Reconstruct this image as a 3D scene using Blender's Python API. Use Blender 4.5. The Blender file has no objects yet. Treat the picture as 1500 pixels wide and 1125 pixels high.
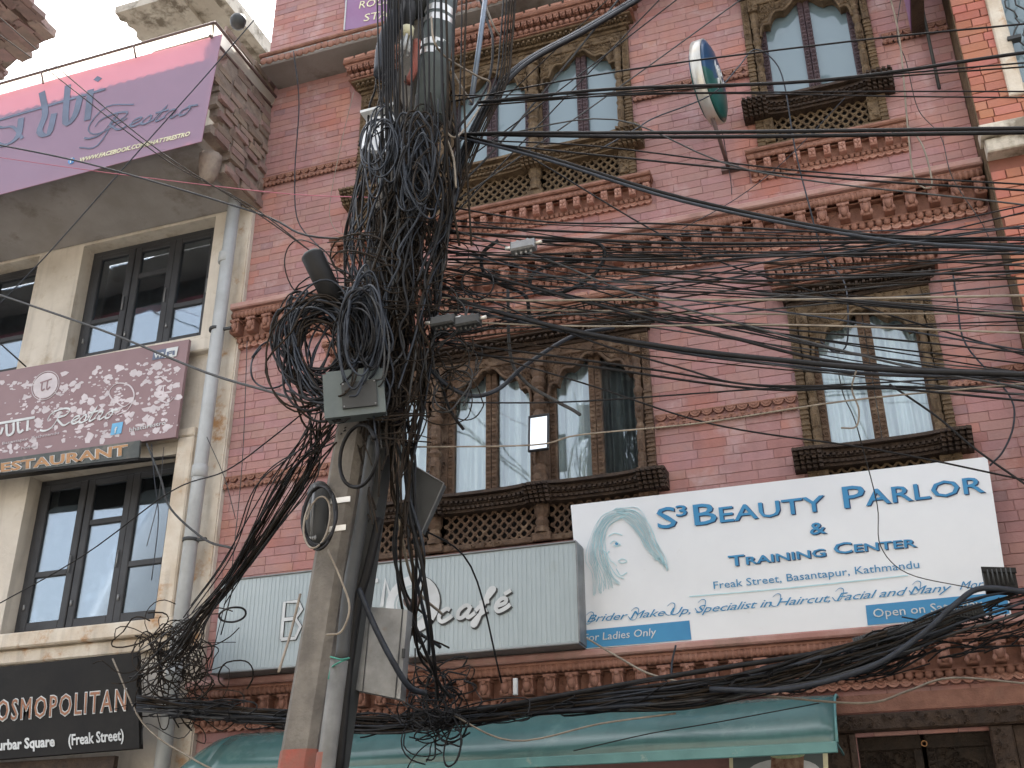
import bpy, math, random
import numpy as np
from mathutils import Matrix, Vector
random.seed(7); rng = np.random.default_rng(7)
S = bpy.context.scene
COL = S.collection
rad = math.radians

# ------------------------------------------------------------------ camera, world, sun, exposure
CAM_Y = -6.4
CP = np.array([0.0, CAM_Y, 1.6])
F, TH, YA, RO = 1625.5, rad(25.67), rad(19.17), rad(-.443)
fw = np.array([-math.sin(YA)*math.cos(TH), math.cos(YA)*math.cos(TH), math.sin(TH)])
_r = np.array([math.cos(YA), math.sin(YA), 0.0]); _u = np.cross(_r, fw)
RR = math.cos(RO)*_r + math.sin(RO)*_u
UU = -math.sin(RO)*_r + math.cos(RO)*_u
cd = bpy.data.cameras.new('camera'); cam = bpy.data.objects.new('camera', cd); COL.objects.link(cam)
cd.sensor_width = 36; cd.lens = F/1500*36; cd.clip_start = .05; cd.clip_end = 2000
cam.matrix_world = Matrix(((RR[0], UU[0], -fw[0], CP[0]), (RR[1], UU[1], -fw[1], CP[1]), (RR[2], UU[2], -fw[2], CP[2]), (0, 0, 0, 1)))
S.camera = cam
SUN_EL, SUN_AZ = rad(60), rad(-16)          # azimuth from +y, negative = toward -x
W = bpy.data.worlds.new('World'); S.world = W; W.use_nodes = True
nt = W.node_tree; nt.nodes.clear()
sky = nt.nodes.new('ShaderNodeTexSky'); sky.sky_type = 'NISHITA'; sky.sun_disc = False
sky.sun_elevation = SUN_EL; sky.sun_rotation = SUN_AZ
sky.air_density = 1.2; sky.dust_density = 5.0; sky.ozone_density = 1.0
hs = nt.nodes.new('ShaderNodeHueSaturation'); hs.inputs['Saturation'].default_value = .30
bg = nt.nodes.new('ShaderNodeBackground'); bg.inputs[1].default_value = .15
wo = nt.nodes.new('ShaderNodeOutputWorld')
nt.links.new(sky.outputs[0], hs.inputs['Color']); nt.links.new(hs.outputs[0], bg.inputs[0]); nt.links.new(bg.outputs[0], wo.inputs[0])
sl = bpy.data.lights.new('sun', 'SUN'); sl.energy = 4.0; sl.angle = rad(2.0); sl.color = (1, .95, .88)
so = bpy.data.objects.new('sun', sl); COL.objects.link(so)
sdir = Vector((math.sin(SUN_AZ)*math.cos(SUN_EL), math.cos(SUN_AZ)*math.cos(SUN_EL), math.sin(SUN_EL)))
so.rotation_euler = sdir.to_track_quat('Z', 'Y').to_euler(); so.location = (-4, 10, 20)
S.view_settings.view_transform = 'Standard'; S.view_settings.look = 'None'
S.view_settings.gamma = 1; S.view_settings.use_curve_mapping = False
S.view_settings.exposure = 2.05

def ray(px, py): return fw + RR*(px-750)/F - UU*(py-562.5)/F
def P(px, py, y=0.0):
    "world point on the upright plane at depth y that the photograph shows at px, py"
    d = ray(px, py); return CP + d*((y-CAM_Y)/d[1])
def PZ(px, py, z):
    d = ray(px, py); return CP + d*((z-CP[2])/d[2])

# ------------------------------------------------------------------ materials
def mk(name, c1, c2=None, scale=6, rough=.75, bump=.15, bscale=70, metal=0, stain=None, sscale=2.5, slo=.52, shi=.7,
       tint=0, stretch=(1, 1, 1), spec=.35, c3=None, streak=0, det=5):
    m = bpy.data.materials.new(name); m.use_nodes = True; n = m.node_tree.nodes; L = m.node_tree.links
    b = n['Principled BSDF']; b.inputs['Roughness'].default_value = rough; b.inputs['Metallic'].default_value = metal
    b.inputs['Specular IOR Level'].default_value = spec
    g = n.new('ShaderNodeNewGeometry'); mp = n.new('ShaderNodeMapping'); mp.inputs['Scale'].default_value = stretch
    L.new(g.outputs['Position'], mp.inputs[0])
    def noise(s, d=det, r=.6, off=0):
        t = n.new('ShaderNodeTexNoise'); t.inputs['Scale'].default_value = s; t.inputs['Detail'].default_value = d
        t.inputs['Roughness'].default_value = r
        if off:
            a = n.new('ShaderNodeVectorMath'); a.operation = 'ADD'; a.inputs[1].default_value = (off, off*.7, off*1.3)
            L.new(mp.outputs[0], a.inputs[0]); L.new(a.outputs[0], t.inputs['Vector'])
        else: L.new(mp.outputs[0], t.inputs['Vector'])
        return t.outputs['Fac']
    def ramp(f, a, c):
        r = n.new('ShaderNodeMapRange'); r.inputs[1].default_value = a; r.inputs[2].default_value = c; L.new(f, r.inputs[0]); return r.outputs[0]
    def mix(fac, a, c, mode='MIX'):
        x = n.new('ShaderNodeMix'); x.data_type = 'RGBA'; x.blend_type = mode
        if hasattr(fac, 'is_linked'): L.new(fac, x.inputs[0])
        else: x.inputs[0].default_value = fac
        for k, v in ((6, a), (7, c)):
            if hasattr(v, 'is_linked'): L.new(v, x.inputs[k])
            else: x.inputs[k].default_value = (*v, 1)
        return x.outputs[2]
    c2 = c2 or tuple(v*.75 for v in c1)
    col = mix(ramp(noise(scale), .35, .65), c1, c2)
    if c3: col = mix(ramp(noise(scale*.37, off=9), .5, .66), col, c3)
    if tint:
        at = n.new('ShaderNodeAttribute'); at.attribute_name = 'tint'
        x = n.new('ShaderNodeMix'); x.data_type = 'RGBA'; x.blend_type = 'MULTIPLY'; x.inputs[0].default_value = tint
        L.new(col, x.inputs[6]); L.new(at.outputs['Color'], x.inputs[7]); col = x.outputs[2]
    if stain: col = mix(ramp(noise(sscale, 7, .65, 4), slo, shi), col, stain)
    if streak:
        mp2 = n.new('ShaderNodeMapping'); mp2.inputs['Scale'].default_value = (9, 9, .9); L.new(g.outputs['Position'], mp2.inputs[0])
        t = n.new('ShaderNodeTexNoise'); t.inputs['Scale'].default_value = 1.6; t.inputs['Detail'].default_value = 6; L.new(mp2.outputs[0], t.inputs['Vector'])
        r = n.new('ShaderNodeMapRange'); r.inputs[1].default_value = .5; r.inputs[2].default_value = .75; r.inputs[4].default_value = streak
        L.new(t.outputs['Fac'], r.inputs[0]); col = mix(r.outputs[0], col, tuple(v*.35 for v in c1))
    L.new(col, b.inputs['Base Color'])
    if bump:
        bn = n.new('ShaderNodeBump'); bn.inputs['Strength'].default_value = bump; bn.inputs['Distance'].default_value = .01
        L.new(noise(bscale, 4, .6, 2), bn.inputs['Height']); L.new(bn.outputs[0], b.inputs['Normal'])
    return m

M = {}
M['brick'] = mk('pink_brick', (.375, .205, .192), (.315, .188, .183), scale=3.2, bump=.35, bscale=45, tint=1, stain=(.47, .35, .35), sscale=3.3, slo=.56, shi=.8, c3=(.40, .185, .145), det=7, streak=.22)
M['mortar'] = mk('pink_mortar', (.33, .18, .175), (.27, .155, .15), scale=7, bump=.4)
M['orange'] = mk('orange_brick', (.43, .155, .10), (.37, .15, .11), scale=5, bump=.3, tint=1)
M['orange_mortar'] = mk('orange_mortar', (.22, .085, .06), bump=.3)
M['terra'] = mk('terracotta', (.30, .152, .112), (.205, .10, .073), scale=14, bump=.5, bscale=90, stain=(.30, .17, .13), sscale=6, slo=.55, shi=.75)
M['terra_pale'] = mk('worn_terracotta', (.42, .24, .19), (.32, .15, .11), scale=9, bump=.4, bscale=90)
M['ledge'] = mk('ledge_plaster', (.42, .27, .24), (.33, .17, .15), scale=5, bump=.3, stain=(.2, .15, .12), sscale=3)
M['wood'] = mk('carved_wood', (.13, .08, .052), (.072, .044, .029), scale=16, bump=.9, bscale=75, stain=(.20, .14, .095), sscale=9, slo=.52, shi=.72, rough=.7)
M['wood_dark'] = mk('dark_carved_wood', (.06, .038, .026), (.03, .019, .014), scale=14, bump=.9, bscale=80, rough=.65)
M['wood_olive'] = mk('weathered_olive_wood', (.165, .115, .068), (.09, .06, .036), scale=16, bump=.9, bscale=80, rough=.8)
M['wood_plum'] = mk('plum_painted_wood', (.085, .055, .062), (.05, .032, .04), scale=12, bump=.7, bscale=80, rough=.55)
M['cream'] = mk('cream_plaster', (.60, .555, .49), (.49, .445, .385), scale=2.6, bump=.3, bscale=40, stain=(.36, .29, .21), sscale=3.4, slo=.56, shi=.74, streak=.35)
M['white_stained'] = mk('stained_white_plaster', (.66, .61, .53), (.5, .42, .33), scale=4, bump=.3, stain=(.40, .22, .10), sscale=5, slo=.56, shi=.68, streak=.5)
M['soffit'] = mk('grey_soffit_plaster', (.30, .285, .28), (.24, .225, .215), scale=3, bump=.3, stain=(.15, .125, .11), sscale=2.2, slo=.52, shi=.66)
M['rubble'] = mk('broken_mortar', (.30, .25, .21), (.19, .15, .13), scale=9, bump=1.0, bscale=30)
M['old_brick'] = mk('old_brick', (.30, .215, .175), (.23, .18, .15), scale=9, bump=.8, bscale=40, tint=1)
M['concrete'] = mk('pole_concrete', (.21, .195, .175), (.13, .12, .11), scale=7, bump=.6, bscale=45, stain=(.1, .09, .08), sscale=5, slo=.5, shi=.75, streak=.4)
M['slab'] = mk('weathered_concrete', (.62, .58, .50), (.48, .43, .36), scale=3, bump=.5, bscale=30, stain=(.2, .17, .13), sscale=3, slo=.5, shi=.62)
M['redpaint'] = mk('red_paint', (.30, .085, .065), (.22, .1, .08), scale=12, bump=.3)
M['blackpaint'] = mk('charcoal_frame_paint', (.045, .047, .052), (.03, .031, .035), scale=5, rough=.5, bump=.15)
M['pipe'] = mk('grey_plastic_pipe', (.40, .42, .43), (.33, .34, .34), scale=6, rough=.45, bump=.05)
M['metal'] = mk('galvanised_steel', (.27, .28, .29), (.19, .195, .20), scale=10, rough=.45, metal=.5, bump=.1, stain=(.18, .13, .1), sscale=6, slo=.6, shi=.75)
M['band'] = mk('bright_steel_band', (.75, .75, .74), rough=.35, metal=.7, bump=0)
M['bluetube'] = mk('blue_grey_steel_tube', (.22, .27, .34), rough=.4, metal=.4, bump=.05)
M['boxgrey'] = mk('grey_box_plastic', (.11, .135, .138), (.085, .105, .11), scale=5, rough=.5, bump=.05, stain=(.1, .1, .09), sscale=8, slo=.6, shi=.8)
M['boxdark'] = mk('dark_grey_plastic', (.05, .053, .055), rough=.55, bump=.1)
M['rubber'] = mk('black_rubber', (.008, .008, .009), (.014, .014, .015), rough=.55, bump=.1, spec=.25)
M['w_black'] = mk('black_cable', (.007, .007, .008), (.014, .014, .016), scale=20, rough=.55, bump=0, spec=.22)
M['w_blue'] = mk('slate_cable', (.030, .037, .05), (.018, .021, .028), scale=20, rough=.5, bump=0, spec=.25)
M['w_brown'] = mk('dusty_brown_cable', (.032, .024, .018), (.016, .013, .011), scale=20, rough=.75, bump=0, spec=.15)
M['w_grey'] = mk('grey_cable', (.065, .068, .07), (.04, .04, .043), scale=20, rough=.6, bump=0, spec=.2)
M['w_beige'] = mk('beige_cable', (.27, .235, .19), (.18, .15, .12), scale=20, rough=.6, bump=0)
M['w_pink'] = mk('pink_string', (.42, .12, .16), rough=.7, bump=0)
M['w_green'] = mk('green_string', (.06, .26, .2), rough=.7, bump=0)
M['white'] = mk('white_letter', (.62, .65, .67), rough=.5, bump=0)
M['signwhite'] = mk('white_sign_vinyl', (.70, .73, .77), (.66, .69, .73), scale=2, rough=.45, bump=.03, bscale=8, stain=(.52, .5, .47), sscale=5, slo=.66, shi=.85)
M['signblue'] = mk('blue_print', (.04, .21, .42), (.05, .25, .47), scale=3, rough=.45, bump=0)
M['navy'] = mk('navy_print', (.03, .055, .14), rough=.5, bump=0)
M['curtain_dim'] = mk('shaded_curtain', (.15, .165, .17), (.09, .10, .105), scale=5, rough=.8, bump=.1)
M['aqua'] = mk('aqua_line_print', (.36, .60, .68), (.52, .70, .75), scale=14, rough=.5, bump=0)
M['cafe'] = mk('pale_grey_blue_metal', (.39, .455, .485), (.35, .415, .445), scale=2, rough=.42, bump=.04, bscale=10, stain=(.27, .31, .3), sscale=3, slo=.6, shi=.85, streak=.12)
M['brown'] = mk('brown_print', (.14, .095, .09), rough=.6, bump=0)
M['purple'] = mk('purple_vinyl', (.24, .11, .24), (.26, .15, .28), scale=3, rough=.4, bump=0)
M['maroon'] = mk('faded_maroon_vinyl', (.245, .16, .17), (.215, .135, .145), scale=2.5, rough=.4, bump=.03, bscale=10)
M['palepink'] = mk('pale_print', (.58, .53, .56), rough=.5, bump=0)
M['teal'] = mk('teal_awning_sheet', (.075, .165, .165), (.06, .135, .135), scale=2, rough=.22, bump=.08, bscale=6, stain=(.17, .27, .27), sscale=3, slo=.58, shi=.8, spec=.6, streak=.25)
M['teal_edge'] = mk('turquoise_edge_strip', (.12, .28, .29), (.09, .22, .23), scale=6, rough=.4, bump=.05, stain=(.4,.42,.38), sscale=7, slo=.62, shi=.75)
M['blackboard'] = mk('black_sign_board', (.010, .0095, .010), (.016, .015, .014), scale=4, rough=.6, bump=.1, bscale=15, stain=(.03, .029, .027), sscale=4, slo=.58, shi=.8, spec=.2)
M['door_wood_in_shade'] = mk('shade_darkened_carved_door_wood', (.028, .019, .013), (.014, .010, .008), scale=14, bump=.9, bscale=80, rough=.65, spec=.25)  # darker copy of the wood: awning and recess shade put into the colour
M['bronze'] = mk('bronze_letter', (.32, .15, .085), rough=.5, bump=0)
M['slate'] = mk('slate_print', (.13, .16, .24), rough=.5, bump=0)
M['yellow'] = mk('pale_yellow_letter', (.75, .72, .5), rough=.5, bump=0)
M['gold'] = mk('tarnished_gold_letter', (.40, .22, .10), (.3, .17, .09), scale=20, rough=.6, bump=.1)
M['darkgreen'] = mk('dark_grey_green_board', (.07, .08, .075), (.05, .055, .055), scale=6, rough=.5, bump=.1, stain=(.15, .14, .12), sscale=6)
M['fbblue'] = mk('icon_blue', (.09, .24, .5), rough=.4, bump=0)
M['skyblue'] = mk('icon_sky_blue', (.15, .42, .68), rough=.4, bump=0)
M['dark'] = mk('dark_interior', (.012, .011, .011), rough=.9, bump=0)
M['interior'] = mk('dim_room', (.05, .045, .04), rough=.9, bump=0)
M['frost'] = mk('frosted_film', (.19, .205, .215), (.16, .175, .185), scale=2.5, rough=.6, bump=0, bscale=6, stain=(.25, .27, .28), sscale=3)
M['curtain'] = mk('white_curtain', (.74, .79, .81), (.66, .71, .74), scale=3, rough=.8, bump=.1, stretch=(6, 1, .5))
M['deepblue'] = mk('deep_blue_face', (.022, .075, .17), rough=.35, bump=0)
M['darkteal'] = mk('dark_teal_face', (.02, .11, .10), rough=.35, bump=0)
M['alum'] = mk('aluminium_trim', (.60, .62, .63), (.5, .45, .36), scale=3, rough=.35, metal=.5, bump=.05)
M['street'] = mk('asphalt', (.055, .053, .05), (.08, .075, .07), scale=3, rough=.9, bump=.3)
M['cake'] = mk('cake_print', (.12, .05, .03), (.3, .2, .14), scale=30, rough=.6, bump=0)
M['green'] = mk('orchid_print', (.2, .38, .2), (.5, .45, .3), scale=40, rough=.6, bump=0)

def glass(name, tintc, fac, base=None, fm=2.0):
    m = bpy.data.materials.new(name); m.use_nodes = True; n = m.node_tree.nodes; L = m.node_tree.links; n.clear()
    o = n.new('ShaderNodeOutputMaterial'); mx = n.new('ShaderNodeMixShader'); fr = n.new('ShaderNodeFresnel'); fr.inputs[0].default_value = 1.5
    ma = n.new('ShaderNodeMath'); ma.operation = 'MULTIPLY_ADD'; ma.inputs[1].default_value = fm; ma.inputs[2].default_value = fac
    ma.use_clamp = True
    gl = n.new('ShaderNodeBsdfGlossy'); gl.inputs['Roughness'].default_value = .02; gl.inputs['Color'].default_value = (.9, .95, 1, 1)
    if base:
        tr = n.new('ShaderNodeBsdfDiffuse'); tr.inputs[0].default_value = (*base, 1)
    else:
        tr = n.new('ShaderNodeBsdfTransparent'); tr.inputs[0].default_value = (*tintc, 1)
    g = n.new('ShaderNodeNewGeometry'); no = n.new('ShaderNodeTexNoise'); no.inputs['Scale'].default_value = 2.2
    bu = n.new('ShaderNodeBump'); bu.inputs['Strength'].default_value = .12; bu.inputs['Distance'].default_value = .02
    L.new(g.outputs['Position'], no.inputs['Vector']); L.new(no.outputs['Fac'], bu.inputs['Height']); L.new(bu.outputs[0], gl.inputs['Normal'])
    L.new(fr.outputs[0], ma.inputs[0]); L.new(ma.outputs[0], mx.inputs[0]); L.new(tr.outputs[0], mx.inputs[1]); L.new(gl.outputs[0], mx.inputs[2]); L.new(mx.outputs[0], o.inputs[0])
    return m
M['glass'] = glass('window_glass', (.93, .97, .98), .03, None, 1.4)
M['glass_film'] = glass('blue_grey_filmed_glass', None, .02, (.155, .215, .245), 1.5)
M['glass_dark'] = glass('dark_window_glass', (.8, .83, .85), .0, None, .7)
mm = bpy.data.materials.new('mirror_glass'); mm.use_nodes = True
mm.node_tree.nodes['Principled BSDF'].inputs['Metallic'].default_value = 1; mm.node_tree.nodes['Principled BSDF'].inputs['Roughness'].default_value = .02
mm.node_tree.nodes['Principled BSDF'].inputs['Base Color'].default_value = (.9, .92, .93, 1); M['mirror'] = mm
def translucent(name, c, t=.6, back=None):
    m = bpy.data.materials.new(name); m.use_nodes = True; n = m.node_tree.nodes; L = m.node_tree.links
    b = n['Principled BSDF']; b.inputs['Base Color'].default_value = (*c, 1); b.inputs['Roughness'].default_value = .5
    tr = n.new('ShaderNodeBsdfTranslucent'); tr.inputs[0].default_value = (*c, 1); mx = n.new('ShaderNodeMixShader'); mx.inputs[0].default_value = t
    g = n.new('ShaderNodeNewGeometry'); no = n.new('ShaderNodeTexNoise'); no.inputs['Scale'].default_value = 3; no.inputs['Detail'].default_value = 5
    mi = n.new('ShaderNodeMix'); mi.data_type = 'RGBA'; mi.inputs[6].default_value = (*c, 1); mi.inputs[7].default_value = (*[v*.85 for v in c], 1)
    L.new(g.outputs['Position'], no.inputs['Vector']); L.new(no.outputs['Fac'], mi.inputs[0]); L.new(mi.outputs[2], b.inputs['Base Color'])
    if back: tr.inputs[0].default_value = (*back, 1)
    else: L.new(mi.outputs[2], tr.inputs[0])
    L.new(b.outputs[0], mx.inputs[1]); L.new(tr.outputs[0], mx.inputs[2]); L.new(mx.outputs[0], n['Material Output'].inputs[0])
    return m
M['banner'] = translucent('translucent_mauve_banner', (.36, .265, .385), .34, (.92, .47, .46))
M['poly'] = translucent('white_polycarbonate', (.85, .82, .74), .7)

# ------------------------------------------------------------------ mesh helpers
WL = {}   # world location of each object used as a parent
class MB:
    def __init__(s): s.v = []; s.f = []; s.t = []; s.smooth = []
    def add(s, vs, fs, tint=None, smooth=False):
        n = len(s.v); s.v.extend([tuple(map(float, p)) for p in vs]); s.f.extend([tuple(i+n for i in f) for f in fs])
        s.smooth.extend([smooth]*len(fs))
        s.t.extend([tint or (1, 1, 1)]*len(vs)); return s
    def box(s, x0, x1, y0, y1, z0, z1, tint=None):
        v = [(x, y, z) for z in (z0, z1) for y in (y0, y1) for x in (x0, x1)]
        return s.add(v, [(0, 2, 3, 1), (4, 5, 7, 6), (0, 1, 5, 4), (2, 6, 7, 3), (0, 4, 6, 2), (1, 3, 7, 5)], tint)
    def obox(s, c, ax, ay, az, tint=None):
        c, ax, ay, az = map(np.array, (c, ax, ay, az))
        v = [c+ax*i+ay*j+az*k for k in (-1, 1) for j in (-1, 1) for i in (-1, 1)]
        return s.add(v, [(0, 2, 3, 1), (4, 5, 7, 6), (0, 1, 5, 4), (2, 6, 7, 3), (0, 4, 6, 2), (1, 3, 7, 5)], tint)
    def cbox(s, x0, x1, y0, y1, z0, z1, c=.006, tint=None):
        "box whose front (low y) edges are chamfered"
        c = min(c, (x1-x0)*.3, (z1-z0)*.3, (y1-y0)*.5)
        v = [(x0, y1, z0), (x1, y1, z0), (x1, y1, z1), (x0, y1, z1), (x0, y0+c, z0), (x1, y0+c, z0), (x1, y0+c, z1), (x0, y0+c, z1),
             (x0+c, y0, z0+c), (x1-c, y0, z0+c), (x1-c, y0, z1-c), (x0+c, y0, z1-c)]
        f = [(3, 2, 1, 0), (8, 9, 10, 11)]
        for i in range(4):
            j = (i+1) % 4; f += [(i, j, 4+j, 4+i), (4+i, 4+j, 8+j, 8+i)]
        return s.add(v, f, tint)
    def tube(s, pts, r, n=6, cap=True):
        p = np.array(pts, float); k = len(p)
        t = np.gradient(p, axis=0); t /= np.linalg.norm(t, axis=1)[:, None]+1e-9
        ref = np.array([0, 0, 1.]) if abs(t[0][2]) < .9 else np.array([1., 0, 0])
        a = np.cross(t[0], ref); a /= np.linalg.norm(a); rr = r if hasattr(r, '__len__') else [r]*k
        V = []; ang = np.arange(n)*2*math.pi/n
        for i in range(k):
            a = a-t[i]*(a@t[i]); a /= np.linalg.norm(a)+1e-9; b = np.cross(t[i], a)
            for q in ang: V.append(p[i]+rr[i]*(math.cos(q)*a+math.sin(q)*b))
        Fc = [(i*n+j, i*n+(j+1) % n, (i+1)*n+(j+1) % n, (i+1)*n+j) for i in range(k-1) for j in range(n)]
        if cap: Fc += [tuple(range(n))[::-1], tuple((k-1)*n+j for j in range(n))]
        return s.add(V, Fc, smooth=n > 4)
    def lathe(s, c, prof, n=8, axis='z', sq=1.0, smooth=True):
        "profile [(r, h)] turned about an axis through c"
        V = []
        for r, h in prof:
            for j in range(n):
                q = 2*math.pi*(j+.5)/n; x, y = r*math.cos(q), r*math.sin(q)
                V.append((c[0]+x, c[1]+y*sq, c[2]+h) if axis == 'z' else ((c[0]+x, c[1]+h, c[2]+y) if axis == 'y' else (c[0]+h, c[1]+x, c[2]+y)))
        k = len(prof)
        Fc = [(i*n+j, i*n+(j+1) % n, (i+1)*n+(j+1) % n, (i+1)*n+j) for i in range(k-1) for j in range(n)]
        Fc += [tuple(range(n))[::-1], tuple((k-1)*n+j for j in range(n))]
        return s.add(V, Fc, smooth=smooth)
    def prism(s, poly, y0, y1, smooth=False):
        n = len(poly); V = [(x, y0, z) for x, z in poly]+[(x, y1, z) for x, z in poly]
        return s.add(V, [tuple(range(n)), tuple(range(2*n-1, n-1, -1))]+[(i, i+n, (i+1) % n+n, (i+1) % n) for i in range(n)], smooth=smooth)
    def blob(s, c, rx, ry, rz, n=6):
        pr = [(.05, -1), (.7, -.7), (1, 0), (.7, .7), (.05, 1)]; V = []
        for r, h in pr:
            for j in range(n): q = 2*math.pi*j/n; V.append((c[0]+rx*r*math.cos(q), c[1]+ry*r*math.sin(q), c[2]+rz*h))
        return s.add(V, [(i*n+j, i*n+(j+1) % n, (i+1)*n+(j+1) % n, (i+1)*n+j) for i in range(4) for j in range(n)], smooth=True)
    def ring(s, c, r, rt, axis='y', n=10, m=4):
        pts = []
        for j in range(n+1):
            q = 2*math.pi*j/n; x, z = r*math.cos(q), r*math.sin(q)
            pts.append((c[0]+x, c[1], c[2]+z) if axis == 'y' else (c[0], c[1]+x, c[2]+z))
        return s.tube(pts, rt, m, False)
    def mesh(s, name, mat, loc=(0, 0, 0)):
        me = bpy.data.meshes.new(name); a = np.array(s.v)-np.array(loc) if s.v else np.zeros((0, 3))
        me.from_pydata(a.tolist(), [], s.f); me.materials.append(M[mat] if isinstance(mat, str) else mat)
        me.polygons.foreach_set('use_smooth', s.smooth)
        if any(t != (1, 1, 1) for t in s.t):
            at = me.color_attributes.new('tint', 'FLOAT_COLOR', 'POINT')
            at.data.foreach_set('color', np.c_[np.array(s.t), np.ones(len(s.t))].ravel())
        elif mat in ('brick', 'orange', 'old_brick'):
            at = me.color_attributes.new('tint', 'FLOAT_COLOR', 'POINT'); at.data.foreach_set('color', np.ones(len(s.v)*4))
        me.update(); return me
    def build(s, name, mat, parent=None, loc=None, **tg):
        pl = np.array(WL[parent.name]) if parent else np.zeros(3)
        if loc is None: loc = pl if parent else (np.array(s.v[0]) if s.v else pl)
        me = s.mesh(name, mat, loc); o = bpy.data.objects.new(name, me); COL.objects.link(o)
        if parent: o.parent = parent
        o.location = tuple(np.array(loc)-pl); WL[o.name] = tuple(loc)
        for k, v in tg.items(): o[k] = v
        return o
def E_(name, loc, label, category, group=None, kind=None):
    o = bpy.data.objects.new(name, None); COL.objects.link(o); o.location = tuple(map(float, loc)); o.empty_display_size = .1
    o['label'] = label; o['category'] = category
    if group: o['group'] = group
    WL[o.name] = tuple(map(float, loc)); return o
def inst(name, me, parent, loc, rot=None, scale=None):
    o = bpy.data.objects.new(name, me); COL.objects.link(o); o.parent = parent
    o.location = tuple(np.array(loc)-np.array(WL[parent.name]))
    if rot: o.rotation_euler = rot
    if scale: o.scale = scale
    return o
def spl(pts, n=6):
    "Catmull-Rom through the points"
    p = np.array(pts, float)
    if len(p) < 3: return np.array([p[0]+(p[-1]-p[0])*t for t in np.linspace(0, 1, 4)])
    q = np.vstack([2*p[0]-p[1], p, 2*p[-1]-p[-2]]); out = []
    for i in range(1, len(q)-2):
        for t in np.arange(n)/n:
            out.append(.5*((2*q[i])+(-q[i-1]+q[i+1])*t+(2*q[i-1]-5*q[i]+4*q[i+1]-q[i+2])*t*t+(-q[i-1]+3*q[i]-3*q[i+1]+q[i+2])*t**3))
    out.append(p[-1]); return np.array(out)
U = random.uniform

# ------------------------------------------------------------------ setting: street
MB().box(-60, 60, -60, 60, -.2, 0).build('street', 'street', kind='structure')

# ------------------------------------------------------------------ brick courses
def wall_cells(mb, x0, x1, z0, z1, y0, y1, holes):
    xs = sorted({x0, x1, *[min(max(h[k], x0), x1) for h in holes for k in (0, 1)]}); zs = sorted({z0, z1, *[min(max(h[k], z0), z1) for h in holes for k in (2, 3)]})
    for a, b in zip(xs, xs[1:]):
        run = None
        for c, d in zip(zs, zs[1:]):
            mx, mz = (a+b)/2, (c+d)/2
            if any(h[0] < mx < h[1] and h[2] < mz < h[3] for h in holes):
                if run: mb.box(a, b, y0, y1, *run); run = None
            else: run = (run[0], d) if run else (c, d)
        if run: mb.box(a, b, y0, y1, *run)
def courses(x0, x1, z0, z1, holes, L, H, gap):
    out = []; r = 0; z = z0
    while z+H <= z1:
        off = (r % 2)*L/2+U(-.02, .02); cuts = [(h[0], h[1]) for h in holes if h[2] < z+H*.5 < h[3]]
        x = x0-off
        while x < x1:
            ln = L*U(.9, 1.1) if random.random() > .2 else L*.52
            a, b = max(x, x0), min(x+ln-gap, x1); segs = [(a, b)]
            for c in cuts:
                segs = [q for s_ in segs for q in ((s_[0], min(s_[1], c[0])), (max(s_[0], c[1]), s_[1])) if q[1]-q[0] > .02]
            for q in segs: out.append((q[0], q[1], z, z+H-gap, abs((q[1]-q[0])-(b-a)) < 1e-6 and ln > L*.85 and q[1]-q[0] > L*.8))
            x += ln
        z += H; r += 1
    return out
def tint_pink():
    t = random.random()
    if t < .06: c = (1.10, .95, .86)
    elif t < .10: c = (.80, .86, .95)
    elif t < .15: c = (.92, .80, .79)
    else: k = U(.95, 1.05); c = (k, k*U(.95, 1.04), k*U(.96, 1.04))
    return c
def dist(b): return np.linalg.norm(np.array([(b[0]+b[1])/2, 0, b[2]])-CP)
def lay(parent, bricks, y, mat, tintf, maxobj, vis, L, H, gap, bump_y=.005):
    bricks = sorted(bricks, key=lambda b: (not (b[4] and vis(b)), dist(b)))
    proto = []
    for k in range(14):
        m = MB(); m.cbox(-L/2+gap/2, L/2-gap/2, 0, .02, 0, H-gap, .0018, tintf()); proto.append(m.mesh('brick', mat))
    n = 0; rest = MB()
    for b in bricks:
        dy = -U(0, bump_y)
        if n < maxobj and b[4] and vis(b):
            w = b[1]-b[0]; o = inst('brick', random.choice(proto), parent, ((b[0]+b[1])/2, y+dy, b[2]), scale=(w/(L-gap), 1, 1)); n += 1
        else: rest.cbox(b[0], b[1], y+dy, y+.02, b[2], b[3], .0025, tintf())
    if rest.v: rest.build('brickwork', mat, parent, kind='stuff')

# ================================================================== PINK BUILDING
XL, XR = -4.45, .925
bld = E_('brick_building', (-1.8, 0, 0), 'pink painted brick townhouse with carved wooden windows and terracotta bands', 'building')
ZB = {'lower': 4.02, 'upper': 6.62}
DX = (-3.50, -1.27); SX = (-.37, .485); SU = (-.415, .445)
holes = [(DX[0]+.02, DX[1]-.02, 3.70, 5.06), (SX[0]+.02, SX[1]-.02, 3.74, 5.06), (DX[0]+.02, DX[1]-.02, 6.30, 7.66), (SU[0]+.02, SU[1]-.02, 6.30, 7.66),
         (-.30, .36, 0.1, 2.46), (-3.6, -.8, 0.1, 2.3), (-3.72, -2.4, 8.05, 10.0)]
w = MB(); wall_cells(w, XL, XR, 0, 11.5, .0035, .26, holes); w.build('wall', 'mortar', bld)
MB().box(XL, XR, .62, 7.0, 0, 11.5).build('rear_wall', 'interior', bld)
MB().box(XL, XL+.12, .262, .618, 0, 11.5).box(XR-.12, XR, .262, .618, 0, 11.5).box(XL+.121, XR-.121, .262, .618, 11.3, 11.5).build('side_wall', 'mortar', bld)
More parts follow.
